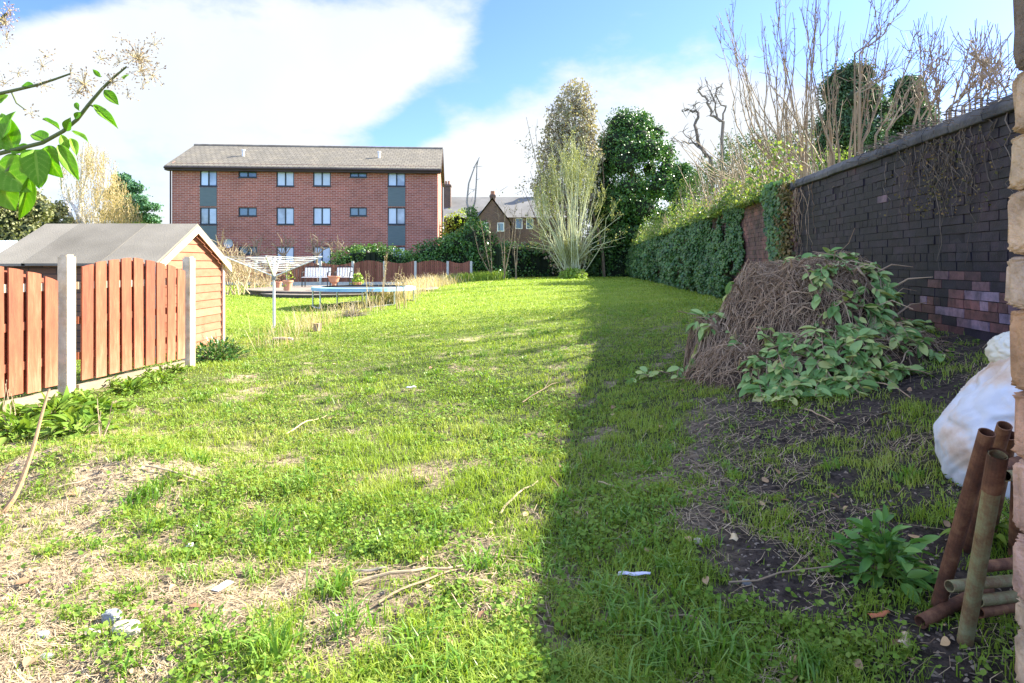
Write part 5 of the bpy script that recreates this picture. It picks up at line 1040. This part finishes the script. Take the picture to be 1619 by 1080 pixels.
for i in range(9000):
    if zs_[i] < .04: continue
    w_ = 1.0 if ppx[i] < 1330 else .35
    if ppx[i] > 1150 and ppy[i] > 545: w_ *= .35
    if random.random() > w_: continue
    a = random.gauss(.2, .9) if random.random() < .6 else random.uniform(0, 6.28); l = random.uniform(.05, .13); x, y = xs_[i], ys_[i]; pts = []; cu_ = random.gauss(0, .25); lift = random.random()**2*.07
    for k in range(5):
        pts.append([x, y, 0]); a += cu_+random.gauss(0, .12); dx_, dy_ = math.cos(a)*.02, math.sin(a)*.02; sl_ = float(pile_z(np.array(x+dx_), np.array(y+dy_))-pile_z(np.array(x-dx_), np.array(y-dy_)))/.04; l_ = l/(1+1.6*sl_*sl_)**.5/(1+.5*abs(sl_)); x += math.cos(a)*l_; y += math.sin(a)*l_
    pts = np.array(pts); pts[:, 2] = H(pts[:, 0], pts[:, 1])+pile_z(pts[:, 0], pts[:, 1])+.008+lift*np.sin(np.linspace(0, 3.1, 5))+rng.normal(0, .008, 5)
    g.tube(pts, [random.choice([.002, .003, .003, .0045]), .0015], 3, cap=False); cnt += 1
    if cnt > 5600: break
for k in range(95):   # bigger stems poking out
    x, y = random.uniform(1.9, 3.5), random.uniform(5.1, 6.3); z = pz(x, y); a = random.uniform(0, 6.28); l = random.uniform(.15, .42); up_ = random.uniform(-.1, .35)
    g.tube([[x, y, z-.03], [x+math.cos(a)*l*.5, y+math.sin(a)*l*.5, z+.05+up_*l*.4], [x+math.cos(a)*l, y+math.sin(a)*l, z+up_*l]], [random.choice([.005, .008, .012]), .003], 5)
g.tube([[2.75, 6.1, pz(2.75, 6.1)-.05], [2.76, 6.1, pz(2.75, 6.1)+.1], [2.79, 6.1, pz(2.75, 6.1)+.17]], [.005, .003], 4); g.tube([[3.1, 6.2, 1.35], [3.3, 6.2, 1.55], [3.36, 6.2, 1.7]], [.005, .003], 4)
g.build('dead_twigs', M['twig'], hp)
# laurel sprays
T_LA, F_LA = long_leaf(6, lambda t: np.sin(np.pi*t**.95)**.7*.5, -.18, .22)
g = Geo(); gs = Geo(); pos, dr, nm = [], [], []
def spray(x, y, a, l, n_l):
    pts = []
    for k in range(6):
        q = pz(x, y) if (4.4 < y < 7.2 and 1.2 < x < 4) else float(H(x, y)); pts.append([x, y, q+.03+.05*math.sin(k*.6)]); x += math.cos(a)*l/5; y += math.sin(a)*l/5; a += random.gauss(0, .15)
        if x > wallX(y)-.06: x = wallX(y)-.06
    pts = np.array(pts); gs.tube(pts, [.006, .003], 4)
    for k in range(n_l):
        u = random.uniform(.1, 1)*4.99; i = int(u); p = pts[i]*(1-u+i)+pts[i+1]*(u-i); d = norm(pts[i+1]-pts[i]); sd = np.cross(d, [0, 0, 1.])*random.choice([-1, 1]); pos.append(p); dr.append(d*.5+sd*random.uniform(.4, 1)+np.array([0, 0, random.uniform(-.45, .35)])); nm.append(np.array([random.gauss(-.05, .4), random.gauss(-.45, .4), 1.0]))
targets = [(1220, 1440, 395, 435, 28, 6.1), (1350, 1425, 410, 520, 24, 5.7), (1270, 1420, 470, 540, 12, 5.5), (1190, 1420, 560, 598, 32, 5.2), (1230, 1390, 530, 575, 14, 5.2), (1185, 1250, 520, 590, 8, 5.2), (1115, 1150, 475, 525, 5, 5.9), (1440, 1530, 540, 570, 4, 5.0), (1170, 1300, 590, 608, 12, 4.8)]
def hit(px, py):
    k = (px-HX)/F
    Ys = np.linspace(3.6, 7.2, 300); z = CAMZ-(py-HY)/F*Ys; d = z-(H(k*Ys, Ys)+pile_z(k*Ys, Ys)); w__ = np.where(d < 0)[0]; Y_ = Ys[w__[0]] if len(w__) else 6.2; return k*Y_, Y_
for (xa, xb, ya, yb, n_sp, _) in targets:
    for k in range(n_sp):
        x, y = hit(random.uniform(xa, xb), random.uniform(ya, yb)); spray(x, y, random.gauss(-1.6, 1.0), random.uniform(.15, .40), random.randint(7, 13))
for (px, py) in ((1030, 548), (1060, 540), (1085, 535), (1110, 545), (1045, 555)): x, y = hit(px, py); spray(x, y, random.uniform(2, 4), .25, 5)
pos, dr, nm = map(np.array, (pos, dr, nm)); N = len(pos); s_ = rng.uniform(.06, .15, N); g.inst(T_LA, F_LA, pos, frames(dr, nm), np.c_[s_, s_*.95*rng.uniform(.38, .5, N)/.5*.5*1.1, s_])
g.build('laurel_leaves', M['laurel'], hp, smooth=True); gs.build('laurel_stems', M['twig'], hp)

# ------------------------------------------------------------------ white rubble sack
def blobmesh(g, c, R3, nz_=.12, seed=0, nu=40, nv=28, sq=1.0, flatb=-.85, fr=2.0, rnd=.5, fine=0.0, folds=0.0):
    u = np.linspace(0, 2*np.pi, nu, endpoint=False); v = np.linspace(-np.pi/2, np.pi/2, nv); U, Vv = np.meshgrid(u, v)
    d = np.stack([np.cos(Vv)*np.cos(U), np.cos(Vv)*np.sin(U), np.sin(Vv)], -1); dd = np.sign(d)*abs(d)**sq
    nse = fbm(d[..., 0]*fr+seed*3.3+d[..., 2]*fr*.7+10, d[..., 1]*fr+seed+d[..., 2]*fr+10, 4)-.5
    r_ = 1+nz_*2*nse
    if fine: r_ = r_+fine*(np.abs(fbm(d[..., 0]*7+seed+20, d[..., 1]*7+d[..., 2]*11+20, 3)-.5)*2-.25)
    if folds: ph = U+.9*Vv+1.6*(fbm(Vv*1.6+seed+9, U*.8+9, 3)-.5)*2; r_ = r_+folds*(np.abs(np.sin(ph*4.5))-.6)*np.clip(.35+d[..., 2]*.8, .1, 1)+folds*.5*(np.abs(np.sin(ph*11+2))-.6)*np.clip(d[..., 2]+.2, 0, 1)
    p = dd*r_[..., None]; p[..., 2] = np.maximum(p[..., 2], flatb); p = p*np.array(R3)+np.array(c)
    i = np.arange(nv-1)[:, None]*nu; j = np.arange(nu)[None]; j2 = (j+1) % nu; g.add(p.reshape(-1, 3), np.stack([i+j, i+j2, i+nu+j2, i+nu+j], -1).reshape(-1, 4), rnd); return p
bgp = P(1600, 775, 3.0); hb = float(H(bgp[0], 3.0)); t = thing('rubble_sack', 'bulging dirty white woven sack slumped behind the stone pillar', 'sack', (bgp[0], 3.0, hb))
g = Geo(); blobmesh(g, (2.52, 3.10, hb+.20), (.37, .34, .44), .09, 2, 170, 130, 1.0, -.72, 1.3, fine=.03, folds=.12); v_ = g.V[0]; zc_ = v_[:, 2]-(hb+.20); v_[:, 0] += np.where(zc_ > 0, .42*zc_, .10*zc_); 
m, n, bs, o = base_mat('woven_plastic'); v = coords(n); wv = n.new('ShaderNodeTexWave'); wv.inputs['Scale'].default_value = 130; wv.bands_direction = 'Z'; wv.inputs['Distortion'].default_value = 2.5; n.link(v, wv.inputs[0])
n.link(ramp(n, noise(n, v, 2.6, 7, .6), [(.46, .29, .17, .30), (.64, .54, .45, .42), (.60, .63, .68, .50), (.68, .71, .77, .8)]), bs.inputs['Base Color']); bs.inputs['Roughness'].default_value = .55; bump(n, bs, n.m('ADD', n.m('MULTIPLY', wv.outputs[0], .12), noise(n, v, 24, 5, .6)), .5, .012); msack = m
g.build('body', msack, t, smooth=True)
g = Geo(); blobmesh(g, (2.60, 3.2, hb+.58), (.17, .16, .13), .2, 5, 90, 60, 1.0, -1, 1.8, fine=.05, folds=.16); g.build('folded_neck', solid('cream_sack', (.55, .52, .38), (.74, .74, .68), 5, .6, .8, 14), t, smooth=True)

# ------------------------------------------------------------------ rusty trestles
def c8(cx, cy): return 1219+cx/1.8625, 500+cy/1.8625
m, n, bs, o = base_mat('rusty_steel'); v = coords(n); n.link(ramp(n, noise(n, v, 9, 9, .7), [(.045, .022, .014, .3), (.13, .055, .03, .48), (.24, .12, .06, .62), (.30, .24, .14, .78)]), bs.inputs['Base Color']); bs.inputs['Roughness'].default_value = .75; bs.inputs['Metallic'].default_value = .2; bump(n, bs, noise(n, v, 90, 6), .5, .003); mrust = m
m, n, bs, o = base_mat('worn_green_paint'); v = coords(n); n.link(ramp(n, noise(n, v, 14, 9, .75), [(.10, .05, .025, .32), (.20, .13, .06, .44), (.22, .21, .10, .55), (.30, .31, .19, .75)]), bs.inputs['Base Color']); bs.inputs['Roughness'].default_value = .7; bump(n, bs, noise(n, v, 90, 6), .5, .003); mgrn = m
def pipe(a, b_, r_, mat, parent, name='leg', sleeve=None):
    g = Geo(); a, b_ = np.array(a, float), np.array(b_, float); d = norm(b_-a); n_ = 18
    g.tube([a, b_], r_, n_, cap=False); g.tube([a, b_], r_*.86, n_, cap=False)
    for e in (a, b_):
        t0 = Geo(); t0.tube([e, e+d*.001], r_, n_, cap=False); t1 = Geo(); t1.tube([e, e+d*.001], r_*.86, n_, cap=False); A_, B_ = t0.V[0][:n_], t1.V[0][:n_]; g.add(np.r_[A_, B_], [[i, (i+1) % n_, n_+(i+1) % n_, n_+i] for i in range(n_)], .5)
    o_ = g.build(name, mat, parent, smooth=False)
    if sleeve:
        g = Geo(); e = b_-d*sleeve; g.tube([e, b_+d*.004], r_*1.10, n_, cap=False); g.tube([e, b_+d*.004], r_*.9, n_, cap=False); g.build('socket', mrust, o_)
    return o_
pr = .0235
t1 = thing('rusty_trestle', 'front rusty steel trestle frame with the green painted leg leaning on the pillar', 'trestle', P(1520, 1042, 2.15)); t2 = thing('rusty_trestle', 'rear rusty brown steel trestle frame leaning behind the green legged one', 'trestle', P(1479, 967, 2.3))
pipe(P(1521, 1042, 2.15), P(*c8(668, 408), 1.80), pr, mgrn, t1, sleeve=.13); pipe(P(1600, 985, 2.75), P(1612, 735, 2.25), pr, mrust, t1)
pipe(P(*c8(485, 872), 2.32), P(*c8(636, 342), 2.0), pr, mrust, t2); pipe(P(*c8(548, 782), 2.72), P(*c8(688, 322), 2.25), pr, mrust, t2); pipe(P(*c8(610, 800), 2.9), P(*c8(704, 350), 2.35), pr, mrust, t2)
for (a, b_, mt, tt_) in (((600, 740), (735, 725), mrust, t2), ((525, 795), (740, 775), mgrn, t1), ((610, 838), (740, 822), mgrn, t1), ((612, 872), (740, 850), mrust, t2), ((690, 470), (740, 468), mgrn, t1), ((640, 455), (740, 425), mrust, t2)):
    pipe(P(*c8(*a), 2.14), P(*c8(*b_), 2.24), pr*.8, mt, tt_, 'crossbar')
p0, p1 = P(*c8(440, 975), 2.2), P(*c8(640, 945), 2.35); t = thing('rusty_pipe', 'dark rusty pipe lying on the soil below the trestles', 'pipe', p0); p0[2] = float(H(p0[0], p0[1]))+.025; p1[2] = float(H(p1[0], p1[1]))+.03; pipe(p0, p1, .022, mrust, t, 'tube')

# ------------------------------------------------------------------ stone pillar
t = thing('stone_pillar', 'rough sandstone block pillar at the right edge', 'pillar', (1.6, 1.2, 0))
XP0 = 1.335; YP1 = 1.66
edges = [(-40, 120, 1600, (.17, .14, .11)), (120, 216, 1597, (.46, .34, .22)), (218, 304, 1592, (.50, .38, .25)), (305, 404, 1590, (.50, .37, .25)), (406, 486, 1588, (.48, .37, .27)), (488, 612, 1592, (.42, .26, .15)), (614, 718, 1597, (.50, .30, .20)), (720, 836, 1600, (.52, .34, .26)), (838, 938, 1600, (.50, .33, .26)), (940, 982, 1602, (.5, .38, .27)), (984, 1075, 1602, (.50, .38, .27)), (1076, 1240, 1603, (.45, .34, .25))]
for (a, b_, pxe, c_) in edges:
    g = Geo(); z1, z0 = CAMZ-(a-HY)/F*YP1, CAMZ-(b_-HY)/F*YP1; xe_ = (pxe-HX)/F*YP1-.012; hw = .30; c = (xe_+hw, YP1-.30, (z0+z1)/2)
    if z0 < -.35: continue
    blobmesh(g, c, (hw*1.02, .30, (z1-z0)/2*1.04), .03, a*.01+3, 160, 60, .16, -1.1, 5, fine=.035)
    mt = solid('sandstone', tuple(x*.62 for x in c_), tuple(min(1, x*1.25) for x in c_), 14, .9, .9, 55, rndw=0, bdist=.012); g.build('stone', mt, t, smooth=True)
g = Geo(); bx3(g, (XP0+.025, 1.0, -.2), (1.9, YP1-.03, 2.16)); g.build('mortar', solid('lime_mortar', (.16, .12, .09), (.30, .24, .18), 20, .95, .6), t)

# ------------------------------------------------------------------ foreground plants and bits
p = G(1420, 935); p[1] += .08; leafy('leafy_plant', 'lush green broad leaved foxglove like plant on the dark soil by the trestles', 'plant', p+[0, 0, .02], (.165, .14, .22), 150, .08, leaf_mat('soft_green', [(.05, .15, .03), (.12, .27, .05), (.22, .36, .09)], .25, .45, 5, .3), wid=.42, up=.55)
p = G(1560, 860); leafy('leafy_plant', 'small green weed growing between the trestle legs', 'plant', p+[0, 0, .02], (.12, .1, .16), 26, .085, M['weed'])
for (px, py, s_, n_b, lab) in ((1285, 1068, .13, 130, 'dense clump of bright green grass at the bottom edge in the shade'), (1040, 1062, .12, 90, 'bright grass clump at the bottom just right of the shadow edge')):
    p = G(px, py); t = thing('grass_clump', lab, 'grass clump', p); g = Geo(); X_ = p[0]+rng.normal(0, .035, n_b); Y_ = p[1]+rng.normal(0, .03, n_b); ya = np.arctan2(Y_-p[1], X_-p[0]); g_h = s_*rng.uniform(.6, 1.1, n_b); b = np.c_[X_, Y_]; blades(g, X_, Y_, H(X_, Y_), g_h, np.full(n_b, .0062), rng.uniform(.3, .9, n_b), yaw=ya+math.pi/2, curl=.6); g.build('blades', M['tuft'], t)
mstone = solid('pale_stone', (.34, .29, .22), (.58, .51, .41), 14, .9, .6, 50); mgst = solid('grey_stone', (.16, .17, .18), (.36, .37, .38), 14, .9, .6, 50)
for (px, py, R3, mt, lab) in [(200, 1008, (.052, .036, .032), mstone, 'pale angular stone lying at the bottom left'), (176, 990, (.032, .028, .032), mgst, 'grey stone touching the pale angular stone'), (145, 1008, (.028, .02, .018), mstone, 'small tan pebble left of the grey stone'), (72, 1046, (.022, .018, .012), mgst, 'flat bluish grey pebble near the bottom left corner'), (66, 1012, (.022, .02, .012), mgst, 'grey pebble in the straw at the far left'), (1180, 925, (.018, .015, .01), mgst, 'small grey chip of stone on the shaded straw'), (1103, 858, (.02, .016, .012), mstone, 'brown pebble on the shaded soil'), (410, 862, (.03, .02, .008), mstone, 'chip of pale rubble in the grass left of the middle')]:
    p = G(px, py); g = Geo(); blobmesh(g, p+[0, 0, R3[2]*.55], R3, .22, px*.1, 22, 14, .75, -.8, 2.2); tag(g.build('stone', mt), lab, 'stone')
def slip(name, label, cat, px, py, l, w_, ang, mat, bend=.2, h=.012):
    p = G(px, py); g = Geo(); d = np.array([math.cos(ang), math.sin(ang)]); s_ = np.array([-d[1], d[0]]); V = []; k_ = 9
    for i in range(k_):
        u = i/(k_-1)-.5; ww = w_*(1-.35*abs(math.sin(u*2.6+.7))); q = p[:2]+d*l*u+s_*bend*l*u*u; 
        for sg in (-1, 0, 1): x, y = q+s_*sg*ww/2; V.append([x, y, float(H(x, y))+h+.003*math.sin(i*1.3+sg)+(.004 if sg else .01)])
    Fc = [];
    for i in range(k_-1): a = i*3; Fc += [[a, a+3, a+4, a+1], [a+1, a+4, a+5, a+2]]
    g.add(V, Fc, .5); o_ = g.build(name, mat, smooth=True); so = o_.modifiers.new('thickness', 'SOLIDIFY'); so.thickness = .0015; return tag(o_, label, cat)
mpl = solid('lilac_plastic', (.50, .49, .62), (.68, .68, .80), 20, .5, .3)
slip('plastic_strip', 'pale lilac strip of torn plastic lying on the shaded grass', 'litter', 1002, 921, .135, .026, -.45, mpl, .25, .03)
slip('plastic_scrap', 'white crumpled scrap of plastic on the grass near the middle', 'litter', 650, 618, .10, .05, .1, mwh, .3, .03)
slip('bark_flake', 'curled grey brown flake of bark near the middle of the bare patch', 'bark', 585, 910, .14, .03, .2, solid('flake', (.12, .1, .09), (.3, .26, .22), 10, .9, .4), .3, .015)
slip('dead_leaf', 'pale tan dead leaf on the dark soil right of centre', 'leaf', 1161, 862, .055, .04, 1.2, solid('tanleaf', (.5, .38, .2), (.66, .54, .34), 10, .7, .4), .4, .02)
slip('dead_leaf', 'light cream dead leaf beside the rusty pipe on the ground', 'leaf', 1432, 1026, .06, .035, .9, solid('creamleaf', (.5, .38, .25), (.66, .52, .36), 10, .7, .4), .4, .02)
slip('dead_leaf', 'orange dead leaf under the broad leaved plant', 'leaf', 1392, 985, .08, .03, .2, solid('orangeleaf', (.42, .12, .05), (.55, .22, .1), 10, .7, .4), .4, .02)
p = G(352, 936); g = Geo(); g.box(p+[0, 0, .022], (.036, .082, .003), -.35); t = g.build('body', solid('white_card', (.66, .66, .62), (.8, .8, .77), 8, .6, .1)); t.name = 'white_plate'; tag(t, 'small white plastic plate with two holes lying in the straw', 'plate'); g = Geo()
for q in (-.02, .02): g.lathe([(0, .0005), (.007, .0005), (.008, 0)], (p[0]+q*.34, p[1]+q*.94, p[2]+.0245), 12)
t['_o'] = tuple(t.location); g.build('hole', mgst, t)
p = G(300, 872); g = Geo(); g.box(p+[0, 0, .03], (.03, .04, .003), .4); tag(g.build('plastic_tag', mwh), 'tiny white plastic tag half hidden in the grass at lower left', 'litter')
def stick(px0, py0, px1, py1, r_, label, mat='straw', lift=.03, kink=.04, fork=False):
    a, b_ = G(px0, py0), G(px1, py1); L_ = np.linalg.norm(a-b_); pts = []
    for i in range(7):
        u = i/6; q = a+(b_-a)*u+rng.normal(0, kink*L_*.35, 3)*[1, 1, 0]; q[2] = float(H(q[0], q[1]))+lift*(.6+.4*math.sin(u*3.1)); pts.append(q)
    g = Geo(); g.tube(pts, [r_, r_*.5], 6)
    if fork: d = pts[4]-pts[2]; g.tube([pts[3], pts[3]+d*.35+[0, 0, .05], pts[3]+d*.6+[-.05, 0, .1]], [r_*.7, r_*.4], 5)
    tag(g.build('stick', M[mat]), label, 'stick')
for a in [(828, 640, 888, 610, .006, 'forked pale stick standing proud of the sunlit grass near the shadow edge', 'straw', .05, .04, True), (790, 820, 850, 765, .007, 'pale split stick beside the shadow edge on the grass'), (560, 930, 735, 905, .008, 'long bleached stick lying in the foreground grass'), (600, 960, 735, 908, .006, 'thin stick crossing under the long bleached stick'), (985, 765, 1075, 822, .004, 'long thin straw coloured stalk in the shaded grass'),
          (1225, 640, 1290, 628, .006, 'grey stick lying in front of the waste heap', 'twig'), (1265, 650, 1320, 675, .006, 'short grey stick on dark soil right of the heap', 'twig'), (1325, 600, 1440, 640, .007, 'slanting stick poking from the right of the heap', 'twig', .06), (1150, 930, 1400, 905, .004, 'longest thin stalk across the shaded straw', 'straw'), (945, 768, 1000, 792, .005, 'thin bent stalk by the shadow edge', 'straw'), (1050, 985, 1120, 998, .004, 'short straw stalk at the bottom right of centre'), (870, 760, 905, 800, .009, 'dark root lying along the shadow edge', 'twig'), (90, 780, 180, 758, .006, 'short twig on the tan spoil heap', 'straw'), (230, 745, 330, 770, .006, 'pale stalk between the spoil heap and the grass', 'straw'), (450, 690, 520, 660, .006, 'thin straw stalk in the sunny weeds', 'straw')]: stick(*a)
# bare curved stem at the left edge
pts = [(-6, 822), (22, 790), (40, 745), (55, 700), (66, 655), (78, 615)]; Yd = 2.75; b0 = G(0, 815); t = thing('woody_shoot', 'curved bare woody shoot rising at the lower left edge', 'stem', b0); g = Geo(); q = np.array([P(x, y, b0[1]+.06*i) for i, (x, y) in enumerate(pts)]); q[0] = b0-[.02, 0, .03]; tt = np.linspace(0, 5, 21); b_ = np.stack([np.interp(tt, range(6), q[:, k]) for k in range(3)], -1)
for _ in range(3): b_[1:-1] = (b_[:-2]+2*b_[1:-1]+b_[2:])/4
g.tube(b_, [.016, .013, .009, .006], 8); g.tube([b0, b0+[-.05, .02, .1], b0+[.01, .05, .24]], [.008, .004], 6); g.build('bark', solid('tan_bark', (.20, .12, .065), (.38, .25, .14), 10, .75, .4, 40), t)
for (px, py, h, lab) in ((10, 690, .5, 'thin dry upright weed at the left edge by the fence'), (160, 700, .32, 'thin dry stalk standing in front of the fence post')):
    p = G(px, py); t = thing('dry_weed', lab, 'weed', p); g = Geo()
    for k in range(5): e = p+[random.uniform(-.08, .08), random.uniform(-.05, .05), h*random.uniform(.6, 1)]; g.tube([p, (p+e)/2+rng.normal(0, .02, 3), e], [.004, .002], 4)
    g.build('stalks', M['straw'], t)

# ------------------------------------------------------------------ ivy spray hanging into the top left corner
YV = .85
fi = thing('ivy_spray', 'large leaved ivy branch with dried seed heads reaching in at the top left', 'ivy', P(0, 250, YV))
def sp(pts, Yv=YV): return np.array([P(x, y, Yv+dz2) for (x, y, *r) in pts for dz2 in [r[0] if r else 0]])
def c1(x, y): return x/2.7, y/2.7
g = Geo(); k_ = 1/2.7
main = sp([(x*k_, y*k_) for x, y in [(-140, 690), (60, 640), (180, 610), (270, 560), (330, 510), (380, 445), (435, 380), (480, 335), (540, 285)]]); g.tube(main, [.0030, .0027, .0022, .0012], 8)
g.tube(sp([(x*k_, y*k_, .05) for x, y in [(-100, 420), (20, 395), (150, 365), (230, 340), (300, 315)]]), [.0028, .0012], 7); g.tube(sp([(50*k_, 395*k_, .05), (70*k_, 440*k_, .05), (110*k_, 470*k_, .05)]), [.0012, .0008], 5)
g.tube(sp([(-30, 330), (5, 280), (30, 245)]), [.003, .002], 6); g.tube(sp([(-40, 60, .1), (-5, 35, .1), (12, 20, .1)]), [.003, .0015], 6); g.tube(sp([(380*k_, 445*k_), (400*k_, 455*k_), (430*k_, 455*k_)]), [.0015, .001], 5)
g.build('stems', solid('green_stem', (.06, .09, .02), (.14, .17, .05), 20, .5, 0), fi, smooth=True)
m = leaf_mat('glossy_ivy_leaf', [(.10, .26, .015), (.20, .40, .03), (.40, .56, .10)], .55, .42, 22, .12, .22)
def bigleaf(base, tip, w_, tilt=(0, -1, .3), Yv=YV, dY=0, curl=-.12, shape=0, rnd=None):
    b0 = P(base[0], base[1], Yv); e = P(tip[0], tip[1], Yv+dY); L_ = np.linalg.norm(e-b0); wf = (lambda t: .5*np.sin(np.pi*np.minimum(t*1.0, 1)**.6)**.8) if shape == 0 else (lambda t: .5*np.sin(np.pi*t**.85)**.9)
    nl_, nw = 44, 9; tt_ = np.linspace(0, 1, nl_+1); ww_ = wf(tt_); ww_[0] = .02; ww_[-1] = .001; ss = np.linspace(-1, 1, 2*nw+1); ph_ = random.random()*6
    Tx = np.repeat(tt_, len(ss)).reshape(nl_+1, -1); Ty = ww_[:, None]*ss[None]; Tz = curl*Tx**2+.35*np.abs(Ty)-.25*Ty**2+.03*np.sin(Tx*8+ph_)*np.abs(ss)[None]
    T = np.stack([Tx, Ty, Tz], -1).reshape(-1, 3); i_ = (np.arange(nl_)[:, None]*len(ss)+np.arange(len(ss)-1)[None]); TF = np.stack([i_, i_+1, i_+len(ss)+1, i_+len(ss)], -1).reshape(-1, 4)
    tc_ = Tx[:-1, :-1]+.5/nl_; sc_ = np.abs((ss[:-1]+ss[1:])/2)[None]*np.ones_like(tc_); fr_ = (tc_*6.5-sc_*1.9) % 1.0; vein = np.maximum(np.exp(-(sc_/.10)**2), .8*np.exp(-(np.minimum(fr_, 1-fr_)/.09)**2)*(1-.5*sc_)); base_ = (.35+.3*random.random() if rnd is None else rnd)+.25*(fbm(tc_*5+ph_, sc_*3+ph_, 3)-.5); vr = np.clip(base_*(1-vein)+1.0*vein, 0, 1).ravel()
    g = Geo(); g.inst(T, TF, b0[None], frames((e-b0)[None], np.array([tilt], float)), np.array([[L_, w_/F*Yv, L_]]), np.array([.5])); g.r[-1] = vr; o_ = g.build('leaf', m, fi, smooth=True)
    so = o_.modifiers.new('thickness', 'SOLIDIFY'); so.thickness = .0004
LV = [((-8, 700), (125, 815), 170, (-.2, -1, .4), 0, 0), ((-30, 740), (60, 900), 150, (.1, -1, .2), 0, 0), ((60, 640), (-10, 470), 110, (.3, -1, 0), 0, 0), ((10, 600), (50, 470), 90, (-.3, -1, .5), 0, 0), ((150, 640), (165, 800), 110, (.6, -1, .1), 0, 0), ((190, 630), (250, 760), 150, (-.5, -1, .3), 0, 0),
      ((130, 740), (90, 950), 60, (.8, -.6, .1), 1, 0), ((250, 620), (335, 765), 58, (.5, -1, .4), 1, 0), ((260, 575), (290, 650), 40, (.6, -.7, .5), 1, 0), ((305, 560), (380, 600), 30, (0, -.5, 1), 1, 0), ((255, 555), (180, 495), 24, (0, -.4, 1), 1, 0), ((285, 560), (295, 505), 40, (.3, -1, .2), 1, 0), ((200, 600), (130, 560), 60, (0, -.8, .7), 0, 0),
      ((400, 450), (500, 538), 40, (.3, -1, .6), 1, 0), ((445, 385), (505, 445), 42, (.2, -1, .4), 1, 0), ((430, 330), (395, 295), 20, (0, -1, .4), 1, 0), ((325, 440), (335, 470), 22, (.2, -1, .1), 1, 0), ((320, 505), (345, 480), 28, (.2, -1, .1), 1, 0), ((150, 370), (85, 362), 30, (0, -1, .5), 1, .05), ((530, 340), (545, 315), 28, (0, -1, .3), 1, 0), ((-20, 440), (30, 400), 60, (0, -1, .5), 0, .05), ((100, 650), (60, 620), 70, (.2, -1, .6), 0, 0), ((-30, 560), (25, 500), 70, (.4, -1, .2), 0, 0), ((-20, 640), (10, 580), 90, (-.2, -1, .3), 0, 0), ((-30, 800), (20, 700), 130, (.2, -1, .6), 0, .03), ((150, 690), (185, 800), 60, (.9, -.5, .2), 1, 0.02), ((300, 590), (330, 660), 36, (.9, -.6, .2), 1, 0.01)]
for (b0, e, w_, tl, shp, dy) in LV: bigleaf((b0[0]*k_, b0[1]*k_), (e[0]*k_, e[1]*k_), w_*k_, tl, YV+dy, random.uniform(-.01, .02), shape=shp)
# dried umbels
g = Geo(); gs = Geo()
T_S = np.array([[0, 0, 0], [.5, .3, 0], [.5, -.15, .26], [.5, -.15, -.26], [1, 0, 0]]); F_S = np.array([[0, 1, 2], [0, 2, 3], [0, 3, 1], [4, 2, 1], [4, 3, 2], [4, 1, 3]])
for (cx, cy, r_, n_s, dy) in [(590, 240, 70, 150, 0), (600, 290, 60, 60, 0), (430, 245, 45, 34, 0), (510, 260, 40, 26, 0), (360, 350, 60, 90, 0), (480, 345, 45, 55, 0), (330, 390, 38, 44, 0), (520, 165, 32, 14, 0), (660, 185, 45, 22, 0), (650, 310, 60, 36, 0), (545, 400, 40, 20, 0), (300, 305, 34, 20, .05), (180, 275, 48, 28, .05), (200, 235, 38, 16, .05), (75, 305, 45, 24, .05), (190, 360, 40, 24, .05), (130, 480, 34, 20, .05), (20, 350, 45, 24, .05), (610, 360, 34, 18, 0), (20, 90, 60, 110, .1), (40, 40, 40, 30, .1), (30, 160, 40, 22, .1), (10, 200, 30, 8, .1)]:
    c = P(cx*k_, cy*k_, YV+dy); r3 = r_*k_/F*YV
    d = rand_dirs(n_s); q = c+d*r3*rng.uniform(.35, 1, (n_s, 1)); g.inst(T_S, F_S, q, frames(d+rng.normal(0, .3, d.shape), rand_dirs(n_s)), rng.uniform(.0022, .0042, n_s))
    for k in range(0, n_s, 2): gs.tube([c-[0, 0, r3*.2], c*.4+q[k]*.6, q[k]], [.0004, .00025], 3)
g.build('seed_heads', solid('dried_seed', (.16, .10, .07), (.55, .44, .26), 30, .8, 0, rndw=1), fi); gs.build('seed_stalks', solid('seed_stalk', (.34, .28, .14), (.5, .42, .24), 30, .8, 0), fi)
for o_ in bpy.data.objects:
    for k_2 in ('_o', '_rz'):
        if k_2 in o_: del o_[k_2]
